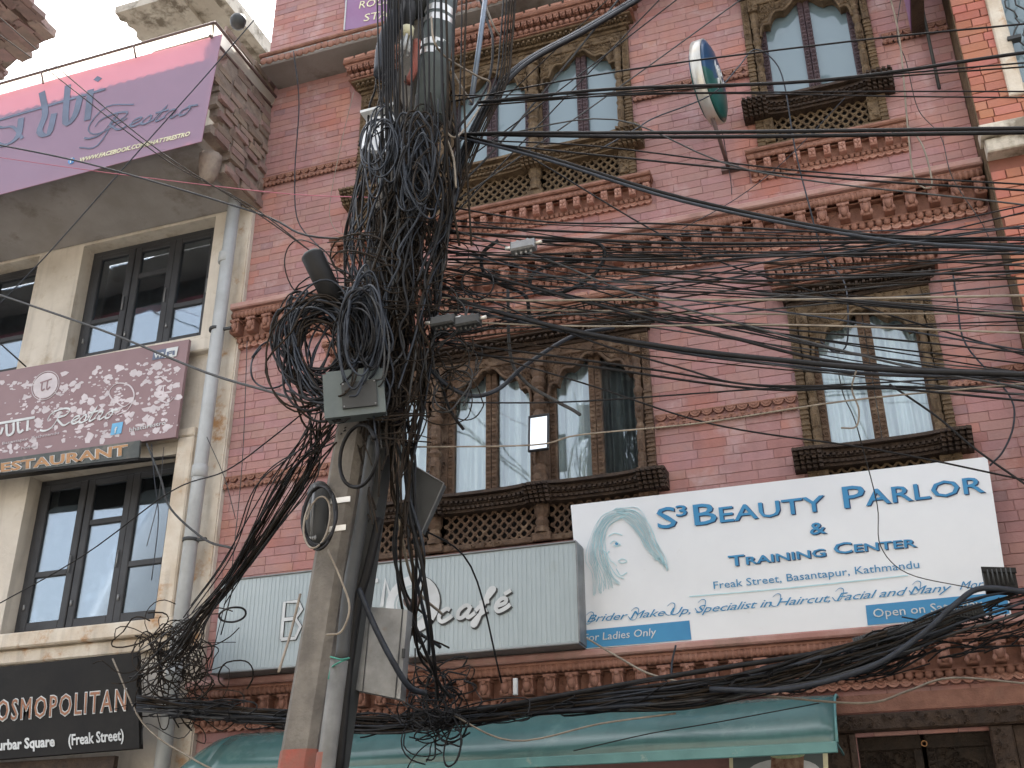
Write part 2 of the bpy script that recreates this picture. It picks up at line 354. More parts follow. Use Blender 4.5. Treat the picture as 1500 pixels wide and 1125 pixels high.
block = holes[:]+[(XL-1, XR+1, 5.49, 5.84), (XL-1, XR+1, 2.68, 3.0), (-1.22+.03, -1.2, 0, 0),
    (-3.62, -1.19, 5.0, 5.30), (-.50, .56, 5.0, 5.30), (-3.62, -1.19, 7.62, 7.90), (-.50, .56, 7.62, 7.90),
    (-3.66, -1.15, 6.07, 6.29), (-.50, .55, 6.07, 6.29), (XL-1, DX[0], 4.37, 4.47), (DX[1], SX[0], 4.37, 4.47), (SX[1], XR+1, 4.37, 4.47),
    (XL-1, DX[0], 6.98, 7.08), (DX[1], SX[0], 6.98, 7.08), (SX[1], XR+1, 6.98, 7.08), (XL-1, XR+1, 8.06, 8.3)]
bl_ = 0.21; bh_ = .0605
br = courses(XL, XR, 2.45, 10.0, block, bl_, bh_, .0021)
def vis_pink(b):
    x, z = (b[0]+b[1])/2, b[2]
    if z < 3.95 and x > -4.4: return False
    return z < 8.0 and x > -1.25
lay(bld, br, 0.0, 'brick', tint_pink, 300, vis_pink, bl_, bh_, .0021, .0035)

# ---- terracotta work
def scallops(m, x0, x1, z, y, r, pitch, depth=.03, rings=2):
    k = max(1, int((x1-x0)/pitch)); p = (x1-x0)/k
    for i in range(k):
        cx = x0+(i+.5)*p
        poly = [(cx+r*math.cos(math.pi+math.pi*j/6), z+r*math.sin(math.pi+math.pi*j/6)) for j in range(7)]
        m.prism(poly[::-1], y-depth, y)
        if rings: m.tube([(cx+r*.55*math.cos(math.pi+math.pi*j/5), y-depth-.001, z+r*.55*math.sin(math.pi+math.pi*j/5)) for j in range(6)], .004, 4)
def beads(m, x0, x1, z, y, r, pitch, sz=1.0):
    k = max(1, int((x1-x0)/pitch)); p = (x1-x0)/k
    for i in range(k): m.blob((x0+(i+.5)*p, y, z), p*.52, r, r*sz, 6)
def bracket_mesh(w, h, d, lion):
    m = MB(); m.cbox(-w/2, w/2, -d, 0, 0, h, .004)
    if lion:
        m.blob((0, -d-.008, h*.45), w*.42, .022, h*.34); m.blob((-w*.42, -d+.004, h*.18), w*.24, .018, h*.2); m.blob((w*.42, -d+.004, h*.18), w*.24, .018, h*.2)
        m.cbox(-w*.62, w*.62, -d-.012, 0, h*.82, h, .004); m.blob((0, -d-.02, h*.75), w*.26, .014, h*.14)
    else:
        for dx, dz in ((-.22, -.22), (.22, -.22), (-.22, .22), (.22, .22)): m.blob((dx*w, -d-.002, h*(.5+dz)), w*.22, .009, h*.2)
        m.blob((0, -d-.008, h*.5), w*.11, .008, h*.1)
    return m
def cornice(parent, x0, x1, zb, zt, big, pname='cornice'):
    "moulded terracotta band: slab, bead roll, brackets, leaf row, scallops"
    H = zt-zb; s = MB(); k = 1 if big else .75
    s.cbox(x0, x1, -.15*k, .0, zt-H*.14, zt, .01)
    o = s.build(pname, 'ledge' if big else 'terra', parent)
    m = MB(); m.cbox(x0+.006, x1-.006, -.118*k, 0, zt-H*.22, zt-H*.142, .01)
    m.tube([(x, -.105*k, zt-H*.27) for x in np.linspace(x0+.01, x1-.01, 3)], H*.07, 8)
    beads(m, x0+.02, x1-.02, zt-H*.27, -.108*k, H*.085, .034 if big else .045)
    m.cbox(x0+.012, x1-.012, -.075*k, 0, zt-H*.37, zt-H*.335, .004); m.build('bead_roll', 'terra', o)
    m = MB(); m.box(x0+.03, x1-.03, -.03*k, 0, zt-H*.72, zt-H*.372)
    m.cbox(x0+.02, x1-.02, -.058*k, 0, zt-H*.76, zt-H*.722, .004)
    beads(m, x0+.03, x1-.03, zt-H*.80, -.045*k, H*.06, .05 if big else .036, 1.3)
    m.build('frieze', 'terra', o)
    m = MB(); scallops(m, x0+.02, x1-.02, zt-H*.86, -.0, H*(.11 if big else .13), .062 if big else .05, .035*k); m.cbox(x0+.02, x1-.02, -.04*k, 0, zt-H*.87, zt-H*.845, .003)
    m.build('scallop_row', 'terra_pale', o)
    p = .134 if big else .098; n = int((x1-x0-.06)/p); p = (x1-x0-.08)/n; bw = .062 if big else .045
    me = bracket_mesh(bw, H*(.34), .085*k, big).mesh('bracket', 'terra' if big else 'terra_pale')
    for i in range(n+1): inst('bracket', me, o, (x0+.04+i*p, -.0295*k, zt-H*.71))
    return o
cornice(bld, XL, XR-.004, 5.49, 5.84, True)
cornice(bld, XL, XR-.004, 2.68, 3.00, True)
cornice(bld, -3.66, -1.16, 6.07, 6.29, False, 'window_ledge')
cornice(bld, -.505, .555, 6.07, 6.29, False, 'window_ledge')
def string_course(x0, x1, z):
    m = MB(); m.cbox(x0, x1, -.022, 0, z+.085, z+.098, .004); scallops(m, x0, x1, z+.086, 0, .034, .068, .02)
    k = max(1, int((x1-x0)/.068)); p = (x1-x0)/k
    for i in range(k):
        cx = x0+(i+.5)*p; m.prism([(cx+.038*math.cos(math.pi*j/6), z+.012+.03*math.sin(math.pi*j/6)) for j in range(7)][::-1], -.026, 0)
        m.blob((cx-.017, -.022, z+.008), .017, .012, .012); m.blob((cx+.017, -.022, z+.008), .017, .012, .012)
        m.tube([(cx+.016*math.cos(math.pi*j/4), -.027, z+.014+.013*math.sin(math.pi*j/4)) for j in range(5)], .0035, 4)
    m.build('string_course', 'terra', bld)
for z in (4.37, 6.98):
    string_course(XL, DX[0]-.01, z); string_course(DX[1]+.01, SX[0]-.01, z); string_course(SX[1]+.01, XR-.004, z)
# top ledge and the storey above it
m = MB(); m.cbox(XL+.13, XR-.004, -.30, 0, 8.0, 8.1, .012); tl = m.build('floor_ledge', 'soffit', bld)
m = MB(); 
for i in range(92): m.blob((XL+.16+i*.057, -.302, 8.045+U(-.008, .008)), .04, .014, .036)
m.cbox(XL+.11, XR-.004, -.315, 0, 8.101, 8.135, .01); m.build('worn_moulding', 'terra', tl)
m = MB(); m.box(XL+.35, XR-.004, -.24, -.01, 8.136, 8.165)
for i in range(80): m.blob((XL+.4+i*.064, -.24, 8.15), .04, .014, .016)
m.build('timber_edge', 'wood_dark', tl)

# ---- carved windows
def arch_pts(x0, x1, zs, zt, n=8):
    "multifoil arch from the left spring to the right spring"
    cx = (x0+x1)/2; hw = (x1-x0)/2; H = zt-zs
    cusp = [(1.0, 0.0), (.78, .36), (.44, .72), (0.0, 1.0)]; bul = (.17, .17, .06); out = []
    for (a, za), (b, zb_), bu in zip(cusp, cusp[1:], bul):
        for j in range(n):
            s = j/n; t = a+(b-a)*s; z = za+(zb_-za)*s; q = math.sin(math.pi*s)
            if b == 0: z += (.10*math.sin(math.pi*s)-.05*math.sin(2*math.pi*s)); t2 = t
            else: z += bu*q; t2 = t+.05*q
            out.append((t2, z))
    out.append((0, 1.0))
    L = [(cx-t*hw, zs+z*H) for t, z in out]; R = [(cx+t*hw, zs+z*H) for t, z in out[:-1]][::-1]
    return L+R
def carve(m, x0, x1, z0, z1, y, n, s=.02, test=None):
    "scatter of curled leaves in relief"
    for i in range(n):
        for _ in range(20):
            x, z = U(x0, x1), U(z0, z1)
            if test is None or test(x, z): break
        else: continue
        a = U(0, 6.28); k = U(.7, 1.3)*s
        m.tube([(x+k*(.2+.12*j)*math.cos(a+j*.9), y-.003-.001*j, z+k*(.2+.12*j)*math.sin(a+j*.9)) for j in range(6)], [.0055, .0055, .005, .0045, .004, .002], 4)
def rosettes(m, x, z0, z1, y, pitch, r=.014):
    k = max(1, int((z1-z0)/pitch)); p = (z1-z0)/k
    for i in range(k):
        z = z0+(i+.5)*p; m.ring((x, y, z), r, .0042, n=8); m.blob((x, y, z), .005, .006, .005)
        for q in (-1, 1):
            m.tube([(x-r, y, z+p*.5+q*.006), (x, y-.003, z+p*.5-q*.002), (x+r, y, z+p*.5+q*.006)], .003, 4)
def pillar(parent, x, z0, z1, y, wd, mat):
    m = MB(); H = z1-z0
    m.cbox(x-wd*.62, x+wd*.62, y-.012, y+.06, z0, z0+.035, .004)
    prof = [(.5, .00), (.5, .04), (.42, .05), (.48, .07), (.48, .10), (.36, .12), (.44, .14), (.44, .25), (.34, .28), (.50, .31), (.34, .34), (.47, .40), (.47, .50), (.30, .54), (.50, .57), (.52, .60), (.33, .62), (.38, .64), (.30, .67), (.46, .70), (.34, .72), (.5, .75), (.5, .78), (.4, .80), (.5, .83), (.5, .88)]
    m.lathe((x, y+.03, z0+.035), [(a*wd*1.12, b*H) for a, b in prof], 8, smooth=False)
    # trapezoid emblem near the foot, flutes above, block capital
    m.tube([(x-wd*.24, y-.013-.0*wd, z0+H*.16), (x-wd*.15, y-.014, z0+H*.24), (x+wd*.15, y-.014, z0+H*.24), (x+wd*.24, y-.013, z0+H*.16)], .005, 4)
    for j in range(4):
        for q in (.42, .47): m.blob((x+(j-1.5)*wd*.2, y-.012, z0+H*q), wd*.09, .008, H*.02)
    m.cbox(x-wd*.6, x+wd*.6, y-.02, y+.06, z0+H*.91, z1, .004)
    carve(m, x-wd*.4, x+wd*.4, z0+H*.92, z1-.01, y-.02, 5, .02)
    return m.build('pillar', mat, parent)
def carved_window(x0, x1, zb, bays, lattice, mats, film, curtain, blind=None):
    wm, dm, sm = mats
    fr = MB(); ztop = zb+1.045
    # outer frame boards
    for a, b in ((x0, x0+.05), (x1-.05, x1)):
        fr.cbox(a, b, -.035, .05, zb-.30, ztop, .006); rosettes(fr, (a+b)/2, zb+.66, ztop-.02, -.036, .06, .016)
        z = zb-.28
        while z < zb+.62: fr.cbox(a-.002, b+.002, -.043, -.034, z, z+.014, .003); z += U(.024, .045)
    fr.cbox(x0+.05, x1-.05, -.04, .05, ztop-.07, ztop, .006)
    carve(fr, x0+.06, x1-.06, ztop-.06, ztop-.01, -.041, int((x1-x0)*34), .016)
    fr.cbox(x0+.05, x1-.05, -.03, .05, zb-.30, zb-.262, .005); carve(fr, x0+.05, x1-.05, zb-.297, zb-.268, -.031, int((x1-x0)*22), .012)
    win = fr.build('carved_window', wm, bld)
    MB().box(x0+.01, x1-.01, .262, .28, zb-.33, ztop+.03).build('back_board', 'interior', win)
    # lattice strip below the sill
    z0l, z1l = zb-.262, zb-.055
    edges = [x0+.05]+[v for b in bays for v in (b[0]-.0, b[1]+.0)]+[x1-.05]
    step = .060
    for gi, (a, b) in enumerate(bays):
        lm = MB(); a -= .03; b += .03
        nz = int((z1l-z0l)/step*2); nx = int((b-a)/step)
        for r in range(nz+1):
            z = z0l+r*(z1l-z0l)/nz; off = (r % 2)*.5
            for c in range(nx+1):
                x = a+(c+off)*(b-a)/nx
                if x > b+.001: continue
                s_ = step*.25
                lm.prism([(x+s_*math.cos(q), z+s_*math.sin(q)) for q in [k*math.pi/4+math.pi/8 for k in range(8)]][::-1], -.006, .012)
                lm.blob((x, -.007, z), s_*.42, .006, s_*.42, 6)
                if r < nz:
                    for d in (-1, 1):
                        x2 = x+d*(b-a)/nx*.5; z2 = z+(z1l-z0l)/nz
                        if a-.001 <= x2 <= b+.001:
                            dx, dz = (x2-x)/2, (z2-z)/2; ln = math.hypot(dx, dz); nx_, nz_ = -dz/ln*.007, dx/ln*.007
                            lm.obox(((x+x2)/2, .004, (z+z2)/2), (dx, 0, dz), (0, .006, 0), (nx_, 0, nz_))
        lm.build('lattice', wm, win)
    bx = MB()
    for a, b in bays: bx.box(a-.05, b+.05, .045, .05, z0l-.01, z1l+.03)
    bx.build('lattice_dark_backdrop', 'dark', win)  # near-black backdrop: the shade in the lattice holes is put into its colour
    # sill
    sm_ = MB(); prj = .125
    pl = [x0+.02]+[(bays[i][1]+bays[i+1][0])/2 for i in range(len(bays)-1)]+[x1-.02]
    def bow(x):   # the sill swells at each pillar
        d = min(abs(x-p) for p in pl); return .5+.5*math.exp(-(d/.13)**2)
    xs = np.linspace(x0-.07, x1+.07, int((x1-x0+.14)/.02)+1)
    for k, (za, zc, pj) in enumerate(((.035, .055, 1.0), (.012, .032, .9), (-.012, .009, .76), (-.036, -.015, .6), (-.058, -.039, .45))):
        V = []; Fc = []; n = len(xs)
        for x in xs:
            yy = -.03-prj*pj*(bow(x) if k else .55+.45*bow(x)); V += [(x, yy, zb+za), (x, yy, zb+zc), (x, .05, zb+zc), (x, .05, zb+za)]
        for i in range(n-1):
            q = i*4
            for j in range(4): Fc.append((q+j, q+(j+1) % 4, q+4+(j+1) % 4, q+4+j))
        Fc += [(0, 3, 2, 1), (n*4-4, n*4-3, n*4-2, n*4-1)]
        sm_.add(V, Fc)
    for p in pl:
        for k in range(5):
            for j in range(5): 
                cx = p+(j-2)*.034; sm_.obox((cx, -.05-prj*(.86-.15*k)-U(0, .006), zb+.03-.022*k), (.011, .006, 0), (-.0, .03, .0), (0, 0, .009))
    x = x0
    while x < x1: 
        sm_.obox((x, -.035-prj*.8*bow(x), zb+.0), (.009, 0, 0), (0, .018, 0), (0, 0, .007)); sm_.obox((x+.01, -.035-prj*.55*bow(x), zb-.035), (.008, 0, 0), (0, .015, 0), (0, 0, .008)); x += .033
    sm_.build('sill', sm, win)
    je = [x0+.05]+[v for b_ in bays for v in (b_[0]-.0455, b_[1]+.0455)]+[x1-.05]
    for q in range(0, len(je), 2):
        if je[q+1]-je[q] > .004:
            jb_ = MB(); jb_.cbox(je[q], je[q+1], .03, .09, zb+.056, zb+.9, .004); carve(jb_, je[q]+.01, je[q+1]-.01, zb+.08, zb+.88, .029, 22, .018); jb_.build('jamb', wm, win)
    # bays
    for bi, (a, b) in enumerate(bays):
        zs, zt = zb+.665, zb+.945
        if blind is not None and bi in blind:
            pass
        arc = arch_pts(a-.035, b+.035, zs, zt); ap = MB(); top = ztop-.07
        n = len(arc); V = [(x, -.022, z) for x, z in arc]+[(x, -.022, top) for x, z in arc]+[(x, .045, z) for x, z in arc]
        ap.add(V, [(i+1, i, n+i, n+i+1) for i in range(n-1)]+[(i, i+1, 2*n+i+1, 2*n+i) for i in range(n-1)])
        ap.tube([(x, -.026, z+.006) for x, z in arc], .011, 6); ap.tube([(x, -.024, z+.034) for x, z in arc[2:-2]], .006, 4)
        def above(x, z):
            return z > max(q[1] for q in arc if abs(q[0]-x) < .03)+.03 if any(abs(q[0]-x) < .03 for q in arc) else True
        carve(ap, a-.03, b+.03, zs+.03, top-.008, -.024, 85, .026, above)
        cxm = (a+b)/2; ap.blob((cxm, -.03, zt+.02), .03, .02, .022)
        ap.build('arch_panel', wm, win)
        gm = (a+b)/2; ctr = .041
        st = MB()
        for c0, c1 in ((a-.045, a), (b, b+.045)): st.cbox(c0, c1, .035, .075, zb+.055, zt, .004); rosettes(st, (c0+c1)/2, zb+.07, zs+.1, .034, .075)
        for c0, c1 in ((gm-ctr, gm-.002), (gm+.002, gm+ctr)): st.cbox(c0, c1, .028, .075, zb+.055, zt+.02, .004); rosettes(st, (c0+c1)/2, zb+.07, zt-.05, .027, .075, .013)
        for c0, c1 in ((a+.0005, gm-ctr-.0005), (gm+ctr+.0005, b-.0005)): st.cbox(c0, c1, .04, .072, zb+.055, zb+.09, .004)
        st.build('shutter_frame', dm, win)
        for c0, c1 in ((a-.001, gm-ctr+.001), (gm+ctr-.001, b+.001)):
            MB().box(c0, c1, .060, .064, zb+.085, zt+.02).build('pane', 'glass_film' if film else 'glass', win)
            if not film:
                cm = MB(); cs = np.linspace(c0-.05, c1+.05, 60); ph = U(0, 6); V = []
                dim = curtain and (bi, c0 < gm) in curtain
                for x in cs:
                    yy = .145+.024*math.sin(x*70+ph)+.013*math.sin(x*151+ph*2)
                    V += [(x, yy, zb+.03), (x+.004*math.sin(x*40), yy+.01, zt+.05)]
                cm.add(V, [(2*i, 2*i+2, 2*i+3, 2*i+1) for i in range(59)], smooth=True)
                cm.build('curtain', 'curtain_dim' if dim else 'curtain', win)
    # pillars
    wd = .085
    for p in pl[1:-1]:
        pillar(win, p, zb+.058, zb+.975, -.075, wd, wm); 
        q = MB(); q.cbox(p-.062, p+.062, -.05, .03, zb-.30, zb-.245, .006); q.lathe((p, -.02, zb-.245), [(.05, 0), (.05, .03), (.038, .04), (.046, .07), (.034, .10), (.05, .13), (.052, .19)], 8, smooth=False)
        q.build('pillar_base', wm, win)
    for p in (x0+.085, x1-.085):
        pillar(win, p, zb+.058, zb+.975, -.055, .055, wm)
        q = MB(); q.cbox(p-.035, p+.035, -.045, .03, zb-.26, zb-.062, .006); carve(q, p-.025, p+.025, zb-.25, zb-.08, -.046, 9, .018); q.build('pillar_base', wm, win)
    # cornice above
    h = MB()
    for k, (za, zc, pj, ov) in enumerate(((.0, .028, .05, .0), (.03, .052, .075, .015), (.078, .094, .13, .05))): h.cbox(x0-ov, x1+ov, -pj, .0, ztop+za, ztop+zc, .005)
    h.box(x0-.01, x1+.01, -.07, 0, ztop+.052, ztop+.078)
    x = x0-.01; i = 0
    while x < x1+.02:
        h.blob((x, -.085, ztop+.062), .014, .02, .012); h.obox((x+.022, -.1, ztop+.055), (.008, 0, 0), (0, .022, 0), (0, 0, .008))
        h.tube([(x, -.078, ztop+.03), (x+.02, -.084, ztop+.018), (x+.04, -.078, ztop+.03)], .006, 4); x += .043
    h.build('head_cornice', sm, win)
    t = MB(); xa, xb = x0-.085, x1+.085
    t.box(xa+.03, xb-.03, -.12, .0, ztop+.0945, ztop+.20); t.cbox(xa+.015, xb-.015, -.145, 0, ztop+.097, ztop+.107, .004)
    t.cbox(xa-.01, xb+.01, -.215, 0, ztop+.222, ztop+.262, .01)
    t.cbox(xa+.0, xb-.0, -.19, 0, ztop+.20, ztop+.2215, .006); head = t.build('tiled_hood', 'terra', win)
    d = MB(); beads(d, xa+.03, xb-.03, ztop+.128, -.145, .021, .046, 1.0); x = xa+.012
    while x < xb-.03:
        d.prism([(x, ztop+.205), (x+.04, ztop+.205), (x+.044, ztop+.165), (x+.030, ztop+.156), (x+.018, ztop+.165), (x+.006, ztop+.158)], -.185, -.15); d.blob((x+.02, -.187, ztop+.182), .016, .01, .016); x += .052
    d.build('bead_row', 'terra', head)
    if True:
        n = int((xb-xa)/.1); me = MB().cbox(0, .088, -.022, .03, 0, .03, .006).mesh('hood_tile', 'terra_pale')
        for i in range(n): inst('hood_tile', me, head, (xa+i*(xb-xa)/n, -.2, ztop+.245+U(-.004, .004)), rot=(0, U(-.05, .05), 0))
    return win
D3 = [(-3.36, -2.86), (-2.655, -2.115), (-1.93, -1.385)]
carved_window(DX[0], DX[1], ZB['lower'], D3, True, ('wood', 'wood', 'wood_dark'), False, {(2, False)})
carved_window(SX[0], SX[1], ZB['lower'], [(-.215, .365)], True, ('wood_olive', 'wood', 'wood_dark'), False, None)
carved_window(DX[0], DX[1], ZB['upper'], D3, True, ('wood_olive', 'wood_plum', 'wood_olive'), True, None)
carved_window(SU[0], SU[1], ZB['upper'], [(-.265, .30)], True, ('wood_olive', 'wood_plum', 'wood_dark'), True, None)

# ---- ground floor door, right of the awning
door = MB(); dx0, dx1 = -.30, .37
door.cbox(dx0-.35, dx1+.50, -.06, .02, 2.47, 2.56, .01); carve(door, dx0-.3, dx1+.4, 2.485, 2.55, -.062, 60, .02)
door.cbox(dx1-.01, dx1+.10, -.05, .02, .1, 2.468, .01); carve(door, dx1, dx1+.09, 1.9, 2.46, -.052, 30, .022)
dr = door.build('carved_door', 'wood_dark', bld)
for a_, c_ in ((-.80, -.655), (-.652, -.50), (-.497, -.342), (.472, .62), (.623, .77), (.773, .92)):
    q = MB(); q.cbox(a_, c_, -.02, -.004, .1, 2.468, .004); carve(q, a_+.02, c_-.02, 2.1, 2.45, -.021, 10, .02); q.build('door_panel', 'wood_dark', dr)
for a in (-.31, .04):
    q = MB(); q.box(a, a+.33, .05, .08, .1, 2.46); q.cbox(a, a+.33, .035, .05, 2.38, 2.46, .004); q.cbox(a, a+.045, .03, .05, .1, 2.38, .004); q.cbox(a+.285, a+.33, .03, .05, .1, 2.38, .004)
    carve(q, a+.06, a+.28, 2.05, 2.37, .046, 60, .03); q.ring((a+.165, .045, 2.22), .05, .009, n=12); q.blob((a+.165, .045, 2.22), .03, .03, .03); q.ring((a+.165, .045, 2.22), .1, .006, n=14); rosettes(q, a+.0225, 1.9, 2.37, .029, .06)
    q.build('door_leaf', 'door_wood_in_shade', dr)
MB().ring((.035, .022, 2.405), .014, .003).build('door_ring', 'gold', dr)
q = MB(); q.box(-.75, .9, -.012, .0, 2.575, 2.665); q.build('lintel_band', 'terra', bld)
MB().cbox(-.34, -.305, -.04, .02, .1, 2.466, .006).build('door_post', 'wood_dark', bld)
# dark shop opening under the awning
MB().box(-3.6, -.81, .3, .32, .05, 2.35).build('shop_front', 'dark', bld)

# ================================================================== ORANGE BUILDING on the right
og = E_('orange_building', (1.8, -.26, 0), 'bright orange brick building with grey stone ledge at the right edge', 'building')
OY = -.26; ox = .93
w = MB(); wall_cells(w, ox, 4.5, 0, 11.5, OY+.012, 7, [(1.155, 2.2, 6.18, 8.4)]); w.build('wall', 'orange_mortar', og)
MB().box(ox-.002, ox+.004, OY+.004, .012, 0, 11.5).build('side_plaster', 'wood_olive', og)
ob = courses(ox+.004, 2.6, 2.6, 9.0, [(1.15, 2.2, 6.16, 8.4), (ox-.1, 3, 5.66, 5.90)], .165, .066, .005)
def tint_or():
    k = U(.86, 1.1); return (k, k*U(.9, 1.12), k*U(.9, 1.15))
lay(og, ob, OY, 'orange', tint_or, 260, lambda b: b[0] < 1.35, .165, .066, .005)
lg = MB(); lg.cbox(ox-.02, 4.4, OY-.13, OY+.01, 5.82, 5.90, .008); lg.cbox(ox+.0, 4.4, OY-.09, OY+.01, 5.72, 5.817, .008); lg.build('stone_ledge', 'slab', og)
wf = MB(); wf.cbox(1.135, 1.225, OY-.03, OY+.1, 6.14, 8.3, .008); wf.cbox(1.226, 2.2, OY-.03, OY+.1, 6.14, 6.22, .008); wf.cbox(1.45, 1.49, OY-.01, OY+.1, 6.22, 8.3, .006)
wo_ = wf.build('window', 'white_stained', og)
MB().box(1.22, 2.2, OY+.06, OY+.07, 6.2, 8.3).build('pane', 'glass_film', wo_)
g = MB()
for q in range(6):
    zc = 6.45+q*.3
    for x_ in (1.27, 1.33): g.tube([(x_+.03*math.sin(t*1.5+q), OY-.0, zc+t*.05) for t in range(7)], .006, 5)
g.box(1.2, 1.28, OY-.05, OY, 6.55, 6.575); g.build('window_grille', 'boxdark', wo_)

# ================================================================== LEFT CREAM BUILDING
cb = E_('cream_building', (-6.5, -.04, 0), 'cream plastered building with charcoal casement windows and balcony, left side', 'building')
LY = -.04; LX = -4.41
wins = [(-6.06, -4.76, 5.68, 6.78), (-8.2, -6.52, 5.68, 6.78), (-6.16, -4.82, 3.47, 4.70)]
w = MB(); wall_cells(w, -9.5, LX, 0, 6.95, LY, .3, wins); w.build('wall', 'cream', cb)
MB().box(-9.5, LX-.05, .55, 7, 0, 6.95).build('rear_wall', 'interior', cb)
m = MB(); m.cbox(-9.4, -4.60, LY-.07, LY, 5.50, 5.62, .01); m.build('sill_band', 'cream', cb)
m = MB(); m.cbox(-9.4, -4.62, LY-.10, LY, 3.34, 3.45, .012); m.cbox(-9.4, -4.60, LY-.05, LY, 3.24, 3.338, .01); m.build('sill_band', 'white_stained', cb)
m = MB(); m.cbox(-4.80, -4.66, LY-.06, LY, 3.455, 4.80, .01); m.cbox(-6.3, -4.66, LY-.061, LY, 4.803, 4.87, .01); m.build('window_surround', 'white_stained', cb)
m = MB(); m.box(-4.6, -4.42, LY-.012, LY, 2.0, 6.9); m.build('corner_strip', 'white_stained', cb)
def casement(x0, x1, z0, z1, leaves, frost_top, midrail):
    y = .10; f = MB(); f.cbox(x0, x0+.045, y-.01, y+.05, z0, z1, .005); f.cbox(x1-.045, x1, y-.01, y+.05, z0, z1, .005)
    f.cbox(x0+.045, x1-.045, y-.01, y+.05, z0, z0+.035, .005); f.cbox(x0+.045, x1-.045, y-.01, y+.05, z1-.05, z1, .005)
    wn = f.build('casement_window', 'blackpaint', cb)
    MB().box(x0, x1, .31, .32, z0, z1).build('back_board', 'interior', wn)
    a0, a1 = x0+.047, x1-.047; wl = (a1-a0)/leaves
    for i in range(leaves):
        a, b = a0+i*wl+.002, a0+(i+1)*wl-.002; yy = y-.02 if i % 2 else y-.028; s = .062
        l = MB(); l.cbox(a, a+s, yy, yy+.035, z0+.037, z1-.052, .006); l.cbox(b-s, b, yy, yy+.035, z0+.037, z1-.052, .006)
        l.cbox(a+s, b-s, yy+.002, yy+.035, z0+.037, z0+.037+s*1.1, .006); l.cbox(a+s, b-s, yy+.002, yy+.035, z1-.052-s*.7, z1-.052, .006)
        zr = z0+(z1-z0)*(midrail if i != 1 else 1-midrail*.95); l.cbox(a+s, b-s, yy+.004, yy+.035, zr, zr+.045, .005)
        lf = l.build('casement_leaf', 'blackpaint', wn)
        MB().box(a+s-.004, b-s+.004, yy+.018, yy+.022, z0+.06, z1-.08).build('pane', 'glass_dark', lf)
        ft = z0+(z1-z0)*frost_top*U(.94, 1.06) if i != 1 or frost_top > .7 else z0+(z1-z0)*.44
        fm = MB(); fm.prism([(a+s-.003, z0+.06), (b-s+.003, z0+.06), (b-s+.003, ft), (a+s+.05, ft-U(-.01, .03)), (a+s-.003, ft-.02)], yy+.026, yy+.029); fm.build('frosted_film', 'frost', lf)
        h = MB(); h.tube([(b-s*.5, yy-.012, z0+.45), (b-s*.5, yy-.012, z0+.58)], .006, 6); h.tube([(a+s*.4, yy-.004, z0+.2), (a+s*.4, yy-.004, z0+.24)], .009, 6); h.build('handle', 'metal', lf)
casement(-6.06, -4.76, 5.68, 6.78, 3, .33, .34)
casement(-8.2, -6.52, 5.68, 6.78, 3, .36, .34)
casement(-6.16, -4.82, 3.47, 4.70, 3, .80, .36)
# balcony
BY = -.84; bx = -4.36
m = MB(); m.box(-9.5, bx-.15, BY+.05, .3, 6.95, 7.06)
m.add([(-9.5, BY+.04, 6.98), (bx-.16, BY+.04, 6.98), (bx-.16, LY-.01, 6.80), (-9.5, LY-.01, 6.80), (-9.5, BY+.04, 7.03), (bx-.16, BY+.04, 7.03), (bx-.16, LY-.01, 6.94), (-9.5, LY-.01, 6.94)],
      [(0, 1, 2, 3), (7, 6, 5, 4), (0, 4, 5, 1), (1, 5, 6, 2), (3, 7, 4, 0)])
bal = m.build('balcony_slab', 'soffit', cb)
# parapet of old bricks on the visible end, ragged front edge
m = MB(); 
zlo, zhi = 6.78, 8.08
def ragged(z): return BY+.10+.06*math.sin(z*9)+.05*math.sin(z*23+1)+(.25 if z < 6.95 else 0)
nz = 18
for k in range(nz):
    za = zlo+(zhi-zlo)*k/nz; zc = zlo+(zhi-zlo)*(k+1)/nz
    m.box(bx-.11+U(-.01, .01), bx-.012, ragged(za)+.02, .25, za, zc)
par = m.build('parapet_end', 'rubble', bal)
protos = []
for k in range(8):
    b_ = MB(); k_ = U(.75, 1.15); b_.box(0, .03, 0, .2, 0, .055, (k_, k_*U(.9, 1.05), k_)); v = np.array(b_.v)+rng.uniform(-.008, .008, (8, 3)); b_.v = [tuple(q) for q in v]; protos.append(b_.mesh('brick', 'old_brick'))
z = zlo+.01; r = 0
while z < zhi-.06:
    y = ragged(z)+.0+U(-.03, .03)+(r % 2)*.1
    while y < .0:
        if random.random() < .9: inst('brick', random.choice(protos), par, (bx-.034+U(-.004, .007)+(.012 if z < 7.35 else 0), y, z), rot=(U(-.03, .03), U(-.03, .03), U(-.03, .03)), scale=(1, U(.85, 1.0) if y < -.2 else .8, 1.12))
        y += .215
    z += .068; r += 1
m = MB(); m.box(-9.5, bx-.16, BY+.06, BY+.14, 7.03, 7.60); m.build('front_parapet', 'rubble', bal)
m = MB(); xx = np.arange(-9.5, bx+.03, .02); V = []
for x in xx: 
    yy = BY+.075+.008*math.sin(x*2*math.pi/.09)
    V += [(x, BY-.052, 6.83), (x, BY-.052, 7.60+.012*math.sin(x*2*math.pi/.09))]
n = len(xx); V2 = [(x, y+.006, z) for x, y, z in V]
m.add(V+V2, [(2*i, 2*i+2, 2*i+3, 2*i+1) for i in range(n-1)]+[(2*n+2*i, 2*n+2*i+1, 2*n+2*i+3, 2*n+2*i+2) for i in range(n-1)]+[(2*i+1, 2*i+3, 2*n+2*i+3, 2*n+2*i+1) for i in range(n-1)])
m.build('corrugated_sheet', 'metal', bal)
m = MB(); m.lathe((bx-.10, -.60, 6.60), [(.03, .05), (.07, .12), (.09, .25), (.09, .3)], 10); m.build('drain_mouth', 'rubble', bal)
